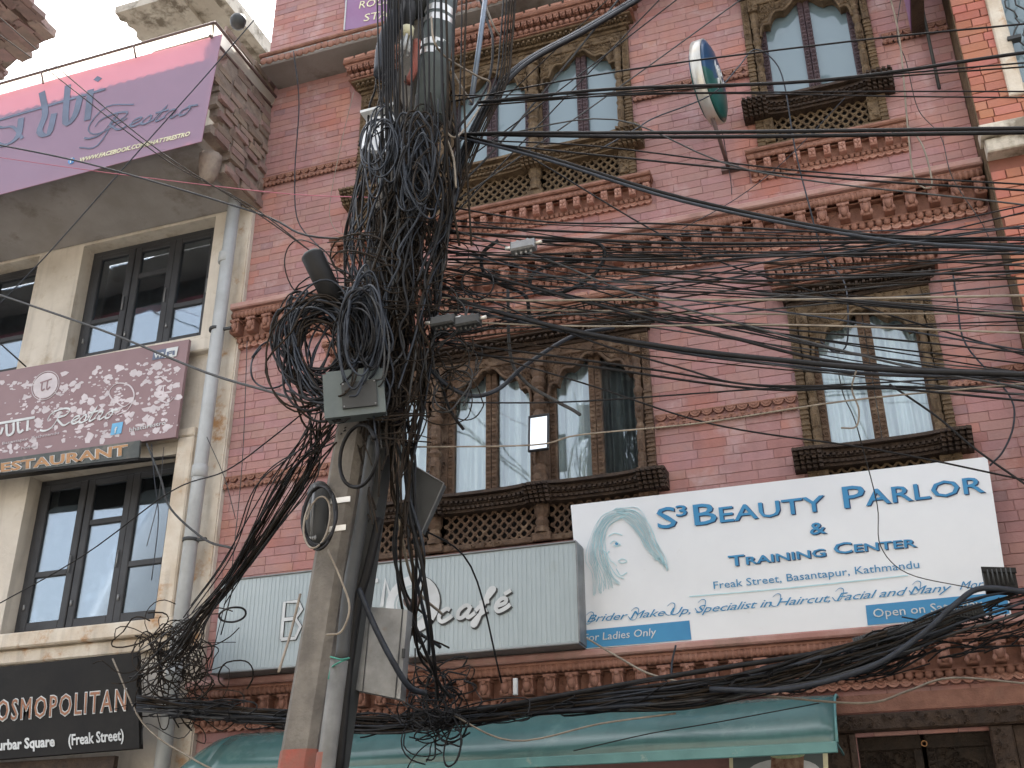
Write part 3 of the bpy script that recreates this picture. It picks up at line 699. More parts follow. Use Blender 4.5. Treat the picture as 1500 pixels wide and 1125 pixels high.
# roof canopy in front of the terrace : translucent strip + tubes
A = P(325, 48, -.92); Bq = P(325, 30, -.95); zt_, zb2 = Bq[2], A[2]
cx1 = -4.32
m = MB(); m.tube([(-9.5, -.95, zt_), (cx1, -.95, zt_)], .012, 6); m.tube([(cx1, -.95, zt_), (cx1-.02, .2, zt_+.02)], .013, 6); m.tube([(cx1-.05, -.93, zb2), (cx1-.05, .1, zb2+.02)], .012, 6)
for px in (150, 22, 240): 
    q = P(px, 95, -.93)[0]; 
for x in (-5.05, -5.95, -6.75): m.tube([(x, -.93, zb2-.02), (x-.02, -.96, zt_)], .008, 6)
cn = m.build('canopy_frame', 'brown', bal)
MB().add([(-9.5, -.925, zb2), (cx1-.03, -.925, zb2), (cx1-.03, -.948, zt_), (-9.5, -.948, zt_)], [(0, 1, 2, 3)]).add([(cx1-.04, -.9, zb2+.01), (cx1-.05, .1, zb2+.03), (cx1-.02, .15, zt_+.01), (cx1-.01, -.94, zt_-.004)], [(0, 1, 2, 3)]).build('polycarbonate_strip', 'poly', cn)
# broken upper slab, seen from below
zs_ = 13.0
c = [PZ(405, 84, zs_), PZ(332, -10, zs_), PZ(120, -15, zs_), PZ(205, 72, zs_)]
rx0, lx0 = c[0][0], c[3][0]
m = MB(); ys = np.linspace(c[1][1]-.2, c[0][1]+.05, 24); V = []
for i, y in enumerate(ys):
    j1 = U(-.05, .05)
    V += [(lx0+.12+j1, y, zs_), (rx0, y, zs_), (rx0, y, zs_+.13), (lx0+.12+j1+U(-.02, .02), y, zs_+.13)]
m.add(V, [(4*i+j, 4*i+(j+1) % 4, 4*i+4+(j+1) % 4, 4*i+4+j) for i in range(23) for j in range(4)]+[(0, 3, 2, 1), (92, 93, 94, 95)])
sl_ = m.build('roof_slab', 'slab', cb)
m = MB(); m.cbox(rx0-.14, rx0-.0, ys[0], ys[-1], zs_-.13, zs_-.002, .01); m.cbox(rx0-.75, rx0-.58, ys[0], ys[-1], zs_-.08, zs_-.002, .01); m.build('slab_beam', 'slab', sl_)
q = MB(); q.box(lx0+.1, rx0, ys[-1]+.002, ys[-1]+.5, 6.96, zs_-.0); q.build('roof_pier', 'cream', cb)
# broken brick corner, far upper left
m = MB(); zz = 12.6; rows = []
ctr_ = PZ(20, 40, zz)
for i in range(260):
    px, py = U(-90, 78), U(-60, 118)
    if px > 42+26*math.sin(py*.05)-max(0, py-85)*1.1: continue
    q_ = PZ(px, py, zz+U(0, .06)); k_ = U(.7, 1.15)
    m.obox(q_, (U(.05, .11), U(-.02, .02), U(-.02, .02)), (U(-.03, .03), U(.12, .2), 0), (0, 0, U(.03, .07)), (k_, k_*U(.85, 1), k_))
q_ = PZ(-40, 20, zz+.1)
bk = m.build('broken_brickwork', 'old_brick', cb, kind='stuff')
a_, b_, c_, d_ = PZ(-150, -80, zz+.06), PZ(35, -80, zz+.06), PZ(45, 70, zz+.06), PZ(-10, 118, zz+.06)
MB().add([a_, b_, c_, d_, PZ(-150, 118, zz+.06)]+[p_+np.array([0, 0, .2]) for p_ in (a_, b_, c_, d_, PZ(-150, 118, zz+.06))], [(0, 1, 2, 3, 4), (9, 8, 7, 6, 5)]+[(i, i+5, (i+1) % 5+5, (i+1) % 5) for i in range(5)]).build('roof_corner', 'rubble', cb)
m = MB(); cc = P(349, 30, -.5); m.lathe((cc[0], cc[1], cc[2]-.03), [(.02, -.05), (.055, -.03), (.07, .02), (.06, .06), (.02, .08)], 10); o = m.build('terrace_pot', 'boxdark'); o['label'] = 'dark round pot on the roof edge above the broken parapet'; o['category'] = 'pot'

# drain pipe
dp = E_('drain_pipe', (-4.53, -.17, 0), 'long grey plastic drain pipe running down between cream and pink buildings', 'pipe')
m = MB(); m.tube([(-4.50, -.17, 7.15), (-4.52, -.17, 4.4), (-4.54, -.17, 1.0)], .05, 14); m.build('pipe', 'pipe', dp)
m = MB()
for z in (6.2, 4.42, 3.0): MB().lathe((-4.52, -.17, z), [(.051, 0), (.058, .005), (.058, .09), (.051, .095)], 14).build('socket', 'pipe', dp)
pass
m = MB()
for z in (5.6, 3.95): m = MB(); m.lathe((-4.525, -.17, z), [(.052, 0), (.056, 0), (.056, .025), (.052, .025)], 14); m.box(-4.47, -4.40, -.18, -.16, z, z+.02); m.build('clamp', 'boxdark', dp)

# ================================================================== OPPOSITE BUILDING (behind the viewer, seen in the panes)
OH = 6.4
op = E_('opposite_building', (0, -8.4, 0), 'grey building across the street reflected in the window panes', 'building')
w = MB(); hl = [(x, x+.9, z, z+1.2) for x in (-7.5, -5, -2.5, 0, 2.5, 5) for z in (1, 3.9)]; wall_cells(w, -9, 9, 0, OH, -8.7, -8.4, hl); w.build('wall', 'slab', op)
MB().box(-9, 9, -12, -8.8, 0, OH-.1).build('rear_wall', 'interior', op)
MB().box(-2.8, -2.1, -8.6, -8.0, OH+.01, 9.3).box(-2.7, -2.0, -8.6, -8.0, 9.31, 9.36).build('roof_tank', 'boxdark', op)

# ================================================================== SIGNS
class Board:
    def __init__(s, name, label, cat, tl, tr, br_, bl, mat, thick=.03, group=None):
        s.c = [np.array(q) for q in (bl, br_, tr, tl)]
        s.W = (np.linalg.norm(s.c[1]-s.c[0])+np.linalg.norm(s.c[2]-s.c[3]))/2; s.H = (np.linalg.norm(s.c[3]-s.c[0])+np.linalg.norm(s.c[2]-s.c[1]))/2
        ux = s.c[1]-s.c[0]; uy = s.c[3]-s.c[0]; n = np.cross(ux, uy); s.n = n/np.linalg.norm(n)
        s.e = E_(name, s.c[0], label, cat, group)
        m = MB(); q = s.c+[p-s.n*thick for p in s.c]
        m.add(q, [(0, 1, 2, 3), (7, 6, 5, 4), (0, 4, 5, 1), (1, 5, 6, 2), (2, 6, 7, 3), (3, 7, 4, 0)]); s.panel = m.build('panel', mat, s.e)
    def map(s, u, v, w=0):
        a, b = u/s.W, v/s.H; c = s.c
        return c[0]*(1-a)*(1-b)+c[1]*a*(1-b)+c[2]*a*b+c[3]*(1-a)*b+s.n*w
    def text(s, body, u, v, size, mat, sx=1, shear=0, off=0, ext=.001, lift=.003, caps=None, space=1, rot=0, name='lettering', width=None, bold=0, align='LEFT'):
        cu = bpy.data.curves.new('t', 'FONT'); cu.body = body; cu.size = size; cu.shear = shear; cu.offset = off+bold; cu.extrude = ext; cu.resolution_u = 2; cu.space_character = space
        if caps:
            cu.small_caps_scale = caps
            for ch, f in zip(body, cu.body_format): f.use_small_caps = ch.islower()
        o = bpy.data.objects.new('t', cu); me = bpy.data.meshes.new_from_object(o); a = np.empty(len(me.vertices)*3); me.vertices.foreach_get('co', a); a = a.reshape(-1, 3)
        if width: sx = width/(a[:, 0].max()-a[:, 0].min()); 
        x = (a[:, 0]-a[:, 0].min())*sx; y = a[:, 1]
        if align == 'CENTER': x -= (x.max())/2
        c_, s_ = math.cos(rot), math.sin(rot); X, Y = u+x*c_-y*s_, v+x*s_+y*c_
        pts = np.array([s.map(p, q, lift+ext+z) for p, q, z in zip(X, Y, a[:, 2])])-np.array(WL[s.e.name])
        me.vertices.foreach_set('co', pts.ravel()); me.materials.clear(); me.materials.append(M[mat]); me.update()
        ob = bpy.data.objects.new(name, me); COL.objects.link(ob); ob.parent = s.e; bpy.data.objects.remove(o); return ob
    def strokes(s, lines, w, mat, name='drawing', lift=.003, ang=None, th=.0015, smooth=4):
        m = MB()
        for li, ln in enumerate(lines):
            p = spl(ln, smooth) if len(ln) > 2 and smooth else np.array(ln, float)
            t = np.gradient(p, axis=0); L_ = np.linalg.norm(t, axis=1)+1e-9; nx, ny = -t[:, 1]/L_, t[:, 0]/L_
            ww = np.full(len(p), w/2) if ang is None else w/2*(.28+.72*np.abs(np.sin(np.arctan2(t[:, 1], t[:, 0])-ang)))
            V = []
            for i in range(len(p)):
                for k in (-1, 1):
                    for h in (lift, lift+th+.0011*i/len(p)+.00017*li): V.append(s.map(p[i][0]+k*nx[i]*ww[i], p[i][1]+k*ny[i]*ww[i], h))
            k = len(p)
            Fc = [(4*i+1, 4*i+5, 4*i+7, 4*i+3) for i in range(k-1)]+[(4*i, 4*i+4, 4*i+5, 4*i+1) for i in range(k-1)]+[(4*i+3, 4*i+7, 4*i+6, 4*i+2) for i in range(k-1)]
            m.add(V, Fc)
        return m.build(name, mat, s.e)
    def rect(s, u0, u1, v0, v1, mat, lift=.002, th=.002, name='patch'):
        m = MB(); q = [s.map(u, v, h) for h in (lift, lift+th) for u, v in ((u0, v0), (u1, v0), (u1, v1), (u0, v1))]
        m.add(q, [(4, 5, 6, 7), (0, 1, 5, 4), (1, 2, 6, 5), (2, 3, 7, 6), (3, 0, 4, 7)]); return m.build(name, mat, s.e)
    def poly(s, pts, mat, lift=.002, name='patch', th=.002):
        n = len(pts); m = MB(); m.add([s.map(u, v, lift) for u, v in pts]+[s.map(u, v, lift+th) for u, v in pts], [tuple(range(n, 2*n))]+[(i, (i+1) % n, (i+1) % n+n, i+n) for i in range(n)]); return m.build(name, mat, s.e)
    def uv(s, px, py):
        "sign coordinates of a point of the photograph that lies on the sign"
        d = ray(px, py); t = ((s.c[0]-CP)@s.n)/(d@s.n); p = CP+d*t; ex = s.c[1]-s.c[0]; ex /= np.linalg.norm(ex); ey = np.cross(s.n, ex)
        u, v = float((p-s.c[0])@ex), float((p-s.c[0])@ey)
        for _ in range(12):
            d_ = p-s.map(u, v); u += float(d_@ex); v += float(d_@ey)
        return u, v
def circ(cx, cy, r, n=24, a0=0, a1=2*math.pi, sx=1): return [(cx+r*sx*math.cos(a0+(a1-a0)*i/n), cy+r*math.sin(a0+(a1-a0)*i/n)) for i in range(n+1)]

# --- beauty parlour board
y = -.13
b = Board('beauty_parlor_sign', 'large white beauty parlor sign board with blue lettering below the right window', 'sign', P(836, 740, y), P(1446, 669, y), P(1482, 903, y), P(853, 951, y), 'signwhite', .045)
def tx(b, body, px, py, px2, size, mat, **k):
    u, v = b.uv(px, py); u2, v2 = b.uv(*px2); return b.text(body, u, v, size, mat, width=math.hypot(u2-u, v2-v), rot=math.atan2(v2-v, u2-u), **k)
for dx, mt, lf, in ((.006, 'navy', .0025), (0, 'signblue', .0062)):
    for body, p0, p1, sz in (('S', (964, 775), (992, 772), .185), ('3', (991, 757), (1007, 755), .095), ('Beauty', (1018, 770), (1210, 748), .185), ('Parlor', (1237, 745), (1443, 721), .185), ('&', (1187, 784), (1211, 781), .1), ('Training', (1068, 830), (1210, 815), .088), ('Center', (1222, 812), (1343, 801), .088)):
        u, v = b.uv(*p0); u2, v2 = b.uv(*p1)
        b.text(body, u+dx, v-dx*.7, sz, mt, width=math.hypot(u2-u, v2-v), rot=math.atan2(v2-v, u2-u), caps=.72 if len(body) > 1 else None, lift=lf, bold=.0012, name='lettering')
tx(b, 'Freak Street, Basantapur, Kathmandu', 1046, 863, (1347, 832), .062, 'signblue')
b.strokes([[b.uv(1010, 874), b.uv(1150, 862), b.uv(1330, 843)]], .006, 'aqua')
tx(b, 'Brider Make Up, Specialist in Haircut, Facial and Many', 860, 912, (1395, 866), .062, 'signblue', shear=.45, space=.95)
tx(b, 'More', 1406, 864, (1450, 860), .062, 'signblue', shear=.45)
for px, py in ((866, 912), (932, 906), (985, 899), (1030, 894), (1140, 886), (1232, 878), (1345, 868)):   # swashes on the capitals
    u, v = b.uv(px, py); b.strokes([[(u-.045, v+.015), (u-.03, v-.006), (u+.0, v+.0), (u+.02, v+.05), (u-.0, v+.062), (u-.025, v+.045)]], .005, 'signblue', 'swash', ang=.6)
def uvrect(b, pts, mat, **k): b.poly([b.uv(*p) for p in pts], mat, **k)
uvrect(b, [(854, 950), (1013, 937), (1010, 909), (852, 924)], 'signblue', name='blue_strip')
uvrect(b, [(1271, 916), (1479, 899), (1474, 867), (1268, 887)], 'signblue', name='blue_strip')
tx(b, 'For Ladies Only', 856, 940, (962, 931), .062, 'white', shear=.15, lift=.006)
tx(b, 'Open on Saturday', 1280, 905, (1440, 890), .066, 'white', lift=.006)
def Z(px, py): return b.uv(862+(px-90)*.4545, 738+(py-170)*.4545)   # face sketch, from the enlarged crop
rs = random.Random(3)
def jit(l, k): return [(x+rs.uniform(-k, k), y+rs.uniform(-k, k)) for x, y in l]
hair = []
for i in range(20):
    t = i/19; hair.append([Z(*q) for q in jit([(185+t*30, 185+t*22), (130-t*8+t*35, 215+t*18), (95+t*44, 285), (88+t*62, 345), (106+t*64, 400), (100+t*95, 466-t*40)], 7)])
for i in range(18):
    t = i/17; hair.append([Z(*q) for q in jit([(180+t*16, 188+t*22), (245-t*22, 190+t*40), (290-t*40, 240+t*32), (315-t*44, 300+t*10), (335-t*32, 345), (348-t*30, 388-t*44)], 6)])
b.strokes(hair, .0021, 'aqua', 'hair_sketch', ang=.8)
b.strokes([[Z(*q) for q in l] for l in ([(160, 300), (172, 290), (185, 296), (194, 303)], [(170, 303), (182, 308), (193, 303)], [(140, 322), (150, 330), (158, 322)], [(155, 275), (175, 265), (200, 272)], [(150, 330), (160, 352), (172, 360), (182, 372)], [(186, 355), (200, 348), (214, 356), (200, 362), (188, 358)], [(180, 380), (195, 402), (215, 392)], [(138, 262), (133, 300), (150, 350), (178, 398), (205, 412)])], .005, 'aqua', 'face_sketch')
b.poly([Z(*q) for q in circ(181, 299, 5, 10)][:-1][::-1], 'signblue', name='eye_sketch')

# --- grey café light box
y = -.27
tl_, tr_, br2, bl2 = P(325, 852, y), P(843, 795, y), P(841+1, 942, y), P(306, 985, y)
xl, xr, z0, z1 = tl_[0], tr_[0], (br2[2]+bl2[2])/2, (tl_[2]+tr_[2])/2
cf = Board('cafe_sign_box', 'long pale grey cafe sign box with white script lettering behind the pole', 'sign', (xl, y, z1), (xr, y, z1), (xr, y, z0), (xl, y, z0), 'cafe', .16)
m = MB()
x = xl+.01
while x < xr-.02: m.cbox(x, x+.022, y-.0022, y-.0002, z0+.006, z1-.006, .0018); x += .029
m.build('ribbed_face', 'cafe', cf.e)
m = MB(); m.cbox(xl-.004, xr+.004, y-.01, y+.16, z1+.0005, z1+.012, .004); m.cbox(xl-.004, xr+.004, y-.01, y+.16, z0-.012, z0-.0005, .004); m.cbox(xr+.0005, xr+.01, y-.008, y+.16, z0, z1, .003); m.build('edge_trim', 'metal', cf.e)
for sc, mt, lf in ((.015, 'boxdark', .005), (0, 'white', .009)):
    u, v = cf.uv(413, 937); cf.strokes([[(u, v), (u+.002, v+.235), (u+.10, v+.235), (u+.13, v+.18), (u+.09, v+.125), (u+.13, v+.07), (u+.1, v+.0), (u, v)], [(u, v+.125), (u+.09, v+.125)]] if 1 else [], .022 if not sc else .03, mt, 'lettering', lift=lf, smooth=0)
u, v = cf.uv(606, 886)
cf.poly(circ(u, v, .185, 28)[:-1], 'boxdark', lift=.0045, name='ring_shadow'); cf.poly(circ(u-.004, v+.004, .18, 28)[:-1], 'white', lift=.007, name='cup_ring'); cf.poly(circ(u-.01, v+.005, .118, 28)[:-1], 'cafe', lift=.0095, name='cup_inside')
cf.strokes([circ(u-.01, v+.005, .10, 28, 0, 6.28)], .006, 'white', 'dotted_ring', lift=.012)
hp = [(0, -.055), (.05, 0), (.058, .03), (.035, .052), (0, .028), (-.035, .052), (-.058, .03), (-.05, 0)]
cf.poly([(u-.01+a_, v+.005+b_) for a_, b_ in hp], 'brown', lift=.012, name='heart')
u2, v2 = cf.uv(560, 880); cf.strokes([[(u2-.12, v2), (u2-.12, v2+.13)], [(u2-.16, v2+.13), (u2-.03, v2+.13)], [(u2+.0, v2-.04), (u2+.02, v2+.13), (u2+.07, v2-.02)]], .026, 'white', 'lettering', lift=.007, smooth=0)
cup = dict(c=[(.55, .62), (.35, .72), (.1, .5), (.08, .2), (.3, .0), (.6, .15), (.75, .3)],
           a=[(.65, .6), (.4, .72), (.12, .45), (.15, .08), (.4, .05), (.62, .4), (.68, .65), (.6, .2), (.72, .02), (1.0, .25)],
           f=[(-.1, .25), (.3, .8), (.6, 1.35), (.42, 1.45), (.3, 1.1), (.22, .2), (.1, -.55), (-.08, -.45), (.15, -.05), (.5, .25)], f2=[(.0, .68), (.5, .72)],
           e=[(.05, .3), (.5, .45), (.5, .68), (.25, .7), (.08, .35), (.25, .02), (.6, .15), (.8, .35)], acc=[(.35, .95), (.65, 1.15)])
u, v = cf.uv(640, 912); sx = .125; ls = []; o_ = 0
for k, adv in (('c', .95), ('a', 1.1), ('f', .85), ('f2', 0), ('e', 0), ('acc', 0)):
    if k == 'f2': base = o_-.85
    else: base = o_
    ls.append([(u+(base+a_)*sx+b_*.03, v+b_*sx*.85+(base)*.010) for a_, b_ in cup[k]]); o_ += adv
cf.strokes([[(a_+.006, b_-.008) for a_, b_ in l] for l in ls], .030, 'boxdark', 'lettering_shadow', lift=.005)
cf.strokes(ls, .024, 'white', 'lettering', lift=.009)

# --- cursive "Restro"
SCR = dict(R=[[(.25, 1.0), (.15, .3), (.0, -.05), (-.3, -.15), (-.55, -.05)], [(-.35, .55), (-.25, .95), (.2, 1.15), (.65, 1.05), (.6, .7), (.2, .55), (.45, .2), (.7, .0), (.95, .15)]],
           e=[[(0, .15), (.35, .35), (.3, .5), (.1, .4), (.08, .1), (.25, 0), (.5, .15)]], s=[[(-.05, .1), (.2, .5), (.3, .2), (.2, 0), (.0, .05)], [(.25, .02), (.45, .15)]],
           t=[[(0, .15), (.25, .9), (.12, .15), (.2, 0), (.42, .15)], [(-.05, .55), (.4, .6)]], r=[[(-.05, .1), (.12, .5), (.3, .45), (.25, .1), (.32, 0), (.5, .15)]], o=[[(.3, .48), (.08, .3), (.1, .03), (.3, .05), (.36, .35), (.25, .5), (.6, .45)]])
def script(b, word, px0, px1, h, w, mat, slant=.35, lift=.004):
    u, v = b.uv(*px0); u1, v1 = b.uv(*px1); adv = {'R': 1.0, 'e': .45, 's': .42, 't': .38, 'r': .48, 'o': .5}; tot = sum(adv[c_] for c_ in word); L_ = math.hypot(u1-u, v1-v); a = math.atan2(v1-v, u1-u); o_ = 0; ls = []
    for ch in word:
        for l in SCR[ch]:
            ls.append([(u+math.cos(a)*((o_+x)/tot*L_+z*h*slant)-math.sin(a)*z*h, v+math.sin(a)*(o_+x)/tot*L_+math.cos(a)*z*h) for x, z in l])
        o_ += adv[ch]
    b.strokes(ls, w, mat, 'lettering', ang=.9, lift=lift)
# --- balcony banner
y = -.90
bn = Board('balcony_banner', 'mauve cloth banner on the balcony front, sunlight glowing through its top', 'banner', P(-330, 224, y), P(325, 50, y), P(295, 207, y), P(-330, 372, y), 'banner', .006)
def st(b, ls, w, mat, **k): b.strokes([[b.uv(*q) for q in l] for l in ls], w, mat, **k)
def K(x, y): return (x/3, y/3)
def K4(x, y): return (x/3, 350+y/3)
st(bn, [[K(-60, 545), K(465, 392)], [K(185, 405), K(200, 500), K(175, 580), K(215, 590), K(240, 500)], [K(300, 375), K(290, 540), K(330, 510), K(355, 420)], [K(400, 395), K(385, 530)], [K(-40, 620), K(20, 640), K(80, 600), K(95, 520)]], .062, 'slate', name='lettering', ang=.2)
st(bn, [[K(-60, 515), K(0, 560), K(60, 560), K(100, 610)]], .035, 'slate', name='lettering', ang=.2)
uvrect(bn, [K(412, 352), K(432, 362), K(450, 345), K(430, 335)], 'slate', name='lettering', lift=.003)
script(bn, 'Restro', K(440, 590), K(840, 500), .16, .02, 'slate')
st(bn, [[K(590, 460), K(470, 470), K(390, 560), K(430, 590), K(560, 520)], [K(520, 500), K(430, 640), K(350, 650)]], .012, 'slate', name='swash')
tx(bn, 'WWW.FACEBOOK.COM/BHATTIRESTRO', 117, 238, (278, 199), .062, 'yellow', shear=.2, bold=.0015)
u, v = bn.uv(105, 236); bn.poly(circ(u, v, .033, 16)[:-1], 'fbblue', lift=.003, name='round_icon'); bn.text('f', u-.012, v-.022, .07, 'white', lift=.007, bold=.002)

# --- second restaurant board (photo print)
y = -.20
b2 = Board('photo_print_sign', 'faded maroon restro sign with pale splattered portrait print under the casement window', 'sign', P(-260, 590, y), P(277, 497, y), P(257, 640, y), P(-260, 708, y), 'maroon', .03)
rs = random.Random(11)
patches = MB()
for (cx, cy, rx, ry, n) in ((60, 590, 40, 25, 70), (110, 605, 60, 30, 70), (240, 560, 25, 40, 60), (230, 590, 20, 28, 40), (175, 595, 28, 30, 60), (150, 560, 30, 18, 30), (200, 540, 40, 14, 30), (20, 560, 60, 12, 40), (230, 620, 28, 14, 22), (140, 640, 40, 12, 40), (30, 655, 60, 10, 40), (90, 570, 40, 14, 24)):
    for i in range(n):
        px, py = cx+rs.gauss(0, rx*.6), cy+rs.gauss(0, ry*.6)
        if px > 264 or py < 497+(277-px)*.17+4 or py > 640+(257-px)*.13-5: continue
        u, v = b2.uv(px, py); a0 = rs.uniform(0, 6.28); k = rs.randint(5, 7); s_ = rs.choice([rs.uniform(.005, .02), rs.uniform(.015, .045)]); el = rs.uniform(.3, 1)
        q = [(u+s_*rs.uniform(.5, 1.2)*math.cos(a0+6.28*j/k), v+s_*el*rs.uniform(.5, 1.3)*math.sin(a0+6.28*j/k)) for j in range(k)]
        lf_ = .0012+.0006*rs.random(); patches.add([b2.map(*w_, lf_) for w_ in q], [tuple(range(k))])
patches.build('portrait_print', 'palepink', b2.e, kind='stuff')
st(b2, [[(168, 590), (160, 575), (172, 562), (190, 565), (197, 580), (188, 600), (172, 608)], [(226, 560), (236, 552), (248, 560)], [(232, 585), (246, 590), (256, 582)], [(240, 565), (240, 580), (246, 582)], [(172, 590), (182, 596), (192, 590)]], .012, 'palepink', name='portrait_lines', ang=.7)
u, v = b2.uv(67, 565); b2.poly(circ(u, v, .115, 26)[:-1], 'palepink', lift=.003, name='round_emblem'); b2.strokes([circ(u, v, .128, 26)], .006, 'palepink', 'emblem_ring', lift=.003)
b2.strokes([[(u-.05, v+.03), (u+.06, v+.05)], [(u-.03, v+.04), (u-.03, v-.04), (u, v-.03)], [(u+.02, v+.045), (u+.02, v-.04), (u+.05, v-.02)]], .012, 'maroon', 'emblem_mark', lift=.006)
st(b2, [[K4(-60, 822), K4(155, 785)], [K4(30, 815), K4(35, 862), K4(60, 850), K4(62, 808)], [K4(80, 805), K4(85, 850), K4(105, 840)], [K4(125, 798), K4(122, 845)], [K4(-40, 840), K4(0, 860), K4(15, 830)]], .022, 'white', name='lettering', lift=.004)
script(b2, 'Restro', K4(225, 830), K4(500, 785), .13, .018, 'white', lift=.004)
tx(b2, 'Basantapur, Kathmandu', 4, 652, (87, 636), .036, 'palepink', lift=.004); tx(b2, 'Nepal', 32, 659, (53, 655), .036, 'palepink', lift=.004)
tx(b2, 'bhattirestro', 190, 633, (243, 622), .05, 'white', lift=.004)
uvrect(b2, [(162, 638), (178, 635), (181, 618), (165, 621)], 'skyblue', name='square_icon', lift=.003); u, v = b2.uv(168, 635); b2.text('f', u, v, .07, 'white', lift=.007, bold=.002)
uvrect(b2, [(223, 528), (258, 522), (261, 508), (226, 514)], 'slate', name='wifi_badge', lift=.003); uvrect(b2, [(242, 525), (259, 522), (262, 508), (245, 511)], 'white', name='wifi_badge', lift=.0055)
tx(b2, 'Wi', 226, 525, (240, 523), .055, 'white', lift=.008, bold=.002); tx(b2, 'Fi', 245, 523, (257, 520), .055, 'slate', lift=.009, bold=.002)

# --- RESTAURANT strip and black board
y = -.34
b3 = Board('restaurant_strip_sign', 'narrow dark grey sign with worn gold RESTAURANT letters above the lower window', 'sign', P(-60, 681, y), P(205, 645, y), P(203, 670, y), P(-60, 700, y), 'darkgreen', .02)
tx(b3, 'RESTAURANT', -17, 694, (187, 666), .105, 'white', lift=.002, bold=.006); tx(b3, 'RESTAURANT', -17, 694, (187, 666), .105, 'gold', lift=.005, bold=.003)
MB().add([P(-60, 700, y), P(203, 671, y), P(262, 668, -.06), P(-60, 708, -.06)]+[q-np.array([0, 0, .015]) for q in (P(-60, 700, y), P(203, 671, y), P(262, 668, -.06), P(-60, 708, -.06))], [(0, 1, 2, 3), (7, 6, 5, 4), (0, 4, 5, 1), (1, 5, 6, 2), (3, 7, 4, 0)]).build('hood', 'blackboard', b3.e)
y = -.36
b4 = Board('black_street_sign', 'black board reading Cosmopolitan in bronze letters, lower left', 'sign', P(-300, 1010, y), P(201, 955, y), P(204, 1096, y), P(-300, 1136, y), 'blackboard', .04)
for bo, mt, lf in ((.007, 'white', .002), (.0, 'bronze', .006)): tx(b4, 'COSMOPOLITAN', -22, 1058, (187, 1040), .20, mt, shear=.12, lift=lf, bold=bo, space=1.22)
tx(b4, 'Durbar Square', -14, 1100, (81, 1093), .095, 'white', bold=.003); tx(b4, '(Freak Street)', 101, 1092, (182, 1084), .10, 'white', bold=.002)
m = MB(); m.box(-8, -4.8, -.30, -.26, 2.0, 2.54); o = E_('low_shop_board', (-6, -.28, 2.0), 'dim brown shop fascia with pale block letters under the black board', 'sign'); m.build('panel', 'wood_dark', o)
# --- purple sign above the ledge
y = -.06
b5 = Board('purple_room_sign', 'purple room and stay sign at the very top behind the pole', 'sign', P(505, -60, y), P(640, -80, y), P(640, 22, y), P(505, 44, y), 'purple', .04)
tx(b5, 'ROOM', 526, 13, (580, 4), .115, 'yellow', shear=.2); tx(b5, 'STAY', 533, 32, (585, 22), .115, 'yellow', shear=.2)
m = MB(); q0, q1 = P(505, 44, y-.003), P(505, -60, y-.003); m.cbox(q0[0]-.012, q0[0], y-.01, y+.02, q0[2], q1[2], .003); m.build('edge_trim', 'white', b5.e)
# --- projecting lens shaped sign
rc = P(1038, 121, -.42)
rd = E_('round_projecting_sign', rc, 'blue and green lens shaped sign with steel rim sticking out of the pink wall', 'sign')
R_ = .27; Tz = Matrix.Rotation(rad(-9), 4, 'Z')
def place(m): m.v = [tuple(Tz @ Vector(p)+Vector(rc)) for p in m.v]; return m
m = MB(); m.lathe((0, 0, 0), [(R_-.01, -.036), (R_, -.036), (R_, .036), (R_-.01, .036)], 40, 'x'); m.v = [(x, y, z*1.12) for x, y, z in m.v]; place(m).build('rim', 'alum', rd)
for sgn in (-1, 1):
    m = MB(); pf = [(R_-.008, .037*sgn), (R_*.85, .055*sgn), (R_*.5, .072*sgn), (.01, .08*sgn)]; m.lathe((0, 0, 0), pf, 40, 'x'); m.v = [(x, y, z*1.12) for x, y, z in m.v]
    me = place(m); o = me.build('face', 'deepblue', rd); o.data.materials.append(M['darkteal'])
    for p in o.data.polygons:
        if (o.data.vertices[p.vertices[0]].co.z) < -.06: p.material_index = 1
m = MB()
def sw(pts, r=.009): m.tube([(.079-.35*((p[0]**2+p[1]**2)/.27), p[0], p[1]) for p in spl(pts, 5)], r, 5)
sw(circ(.02, .06, .085, 12)); sw([(.06, .09), (.02, .11), (-.03, .07), (-.01, .02), (.03, .03), (.03, .07), (.0, .07)]); sw([(-.05, -.03), (-.04, -.09), (-.09, -.1)])
m.v = [(x+.006, y, z*1.1) for x, y, z in m.v]; place(m).build('emblem', 'white', rd)
m = MB(); m.tube([rc+np.array([0, 0, -.3]), rc+np.array([.02, .1, -.4]), rc+np.array([.03, .42, -.44])], .014, 6); e_ = rc+np.array([.04, .40, -.44]); m.box(e_[0]-.06, e_[0]+.06, e_[1]-.02, e_[1]+.02, e_[2]-.02, e_[2]+.02); m.build('bracket', 'brown', rd)
# --- projecting box sign upper right
q = P(1328, 45, -.3)
pb = E_('hanging_box_sign', q, 'brown box sign hanging out from the wall at the top edge, right', 'sign')
m = MB(); m.cbox(.735-.05, .735+.03, -.62, -.08, 6.95, 8.2, .005); m.build('panel', 'wood_dark', pb)
m = MB(); m.cbox(.735-.056, .735-.051, -.60, -.10, 6.97, 8.2, .002); m.build('face', 'purple', pb)
m = MB(); m.tube([(.79, -.06, 8.2), (.78, -.06, 6.48)], .012, 6); m.build('rod', 'boxdark', pb)

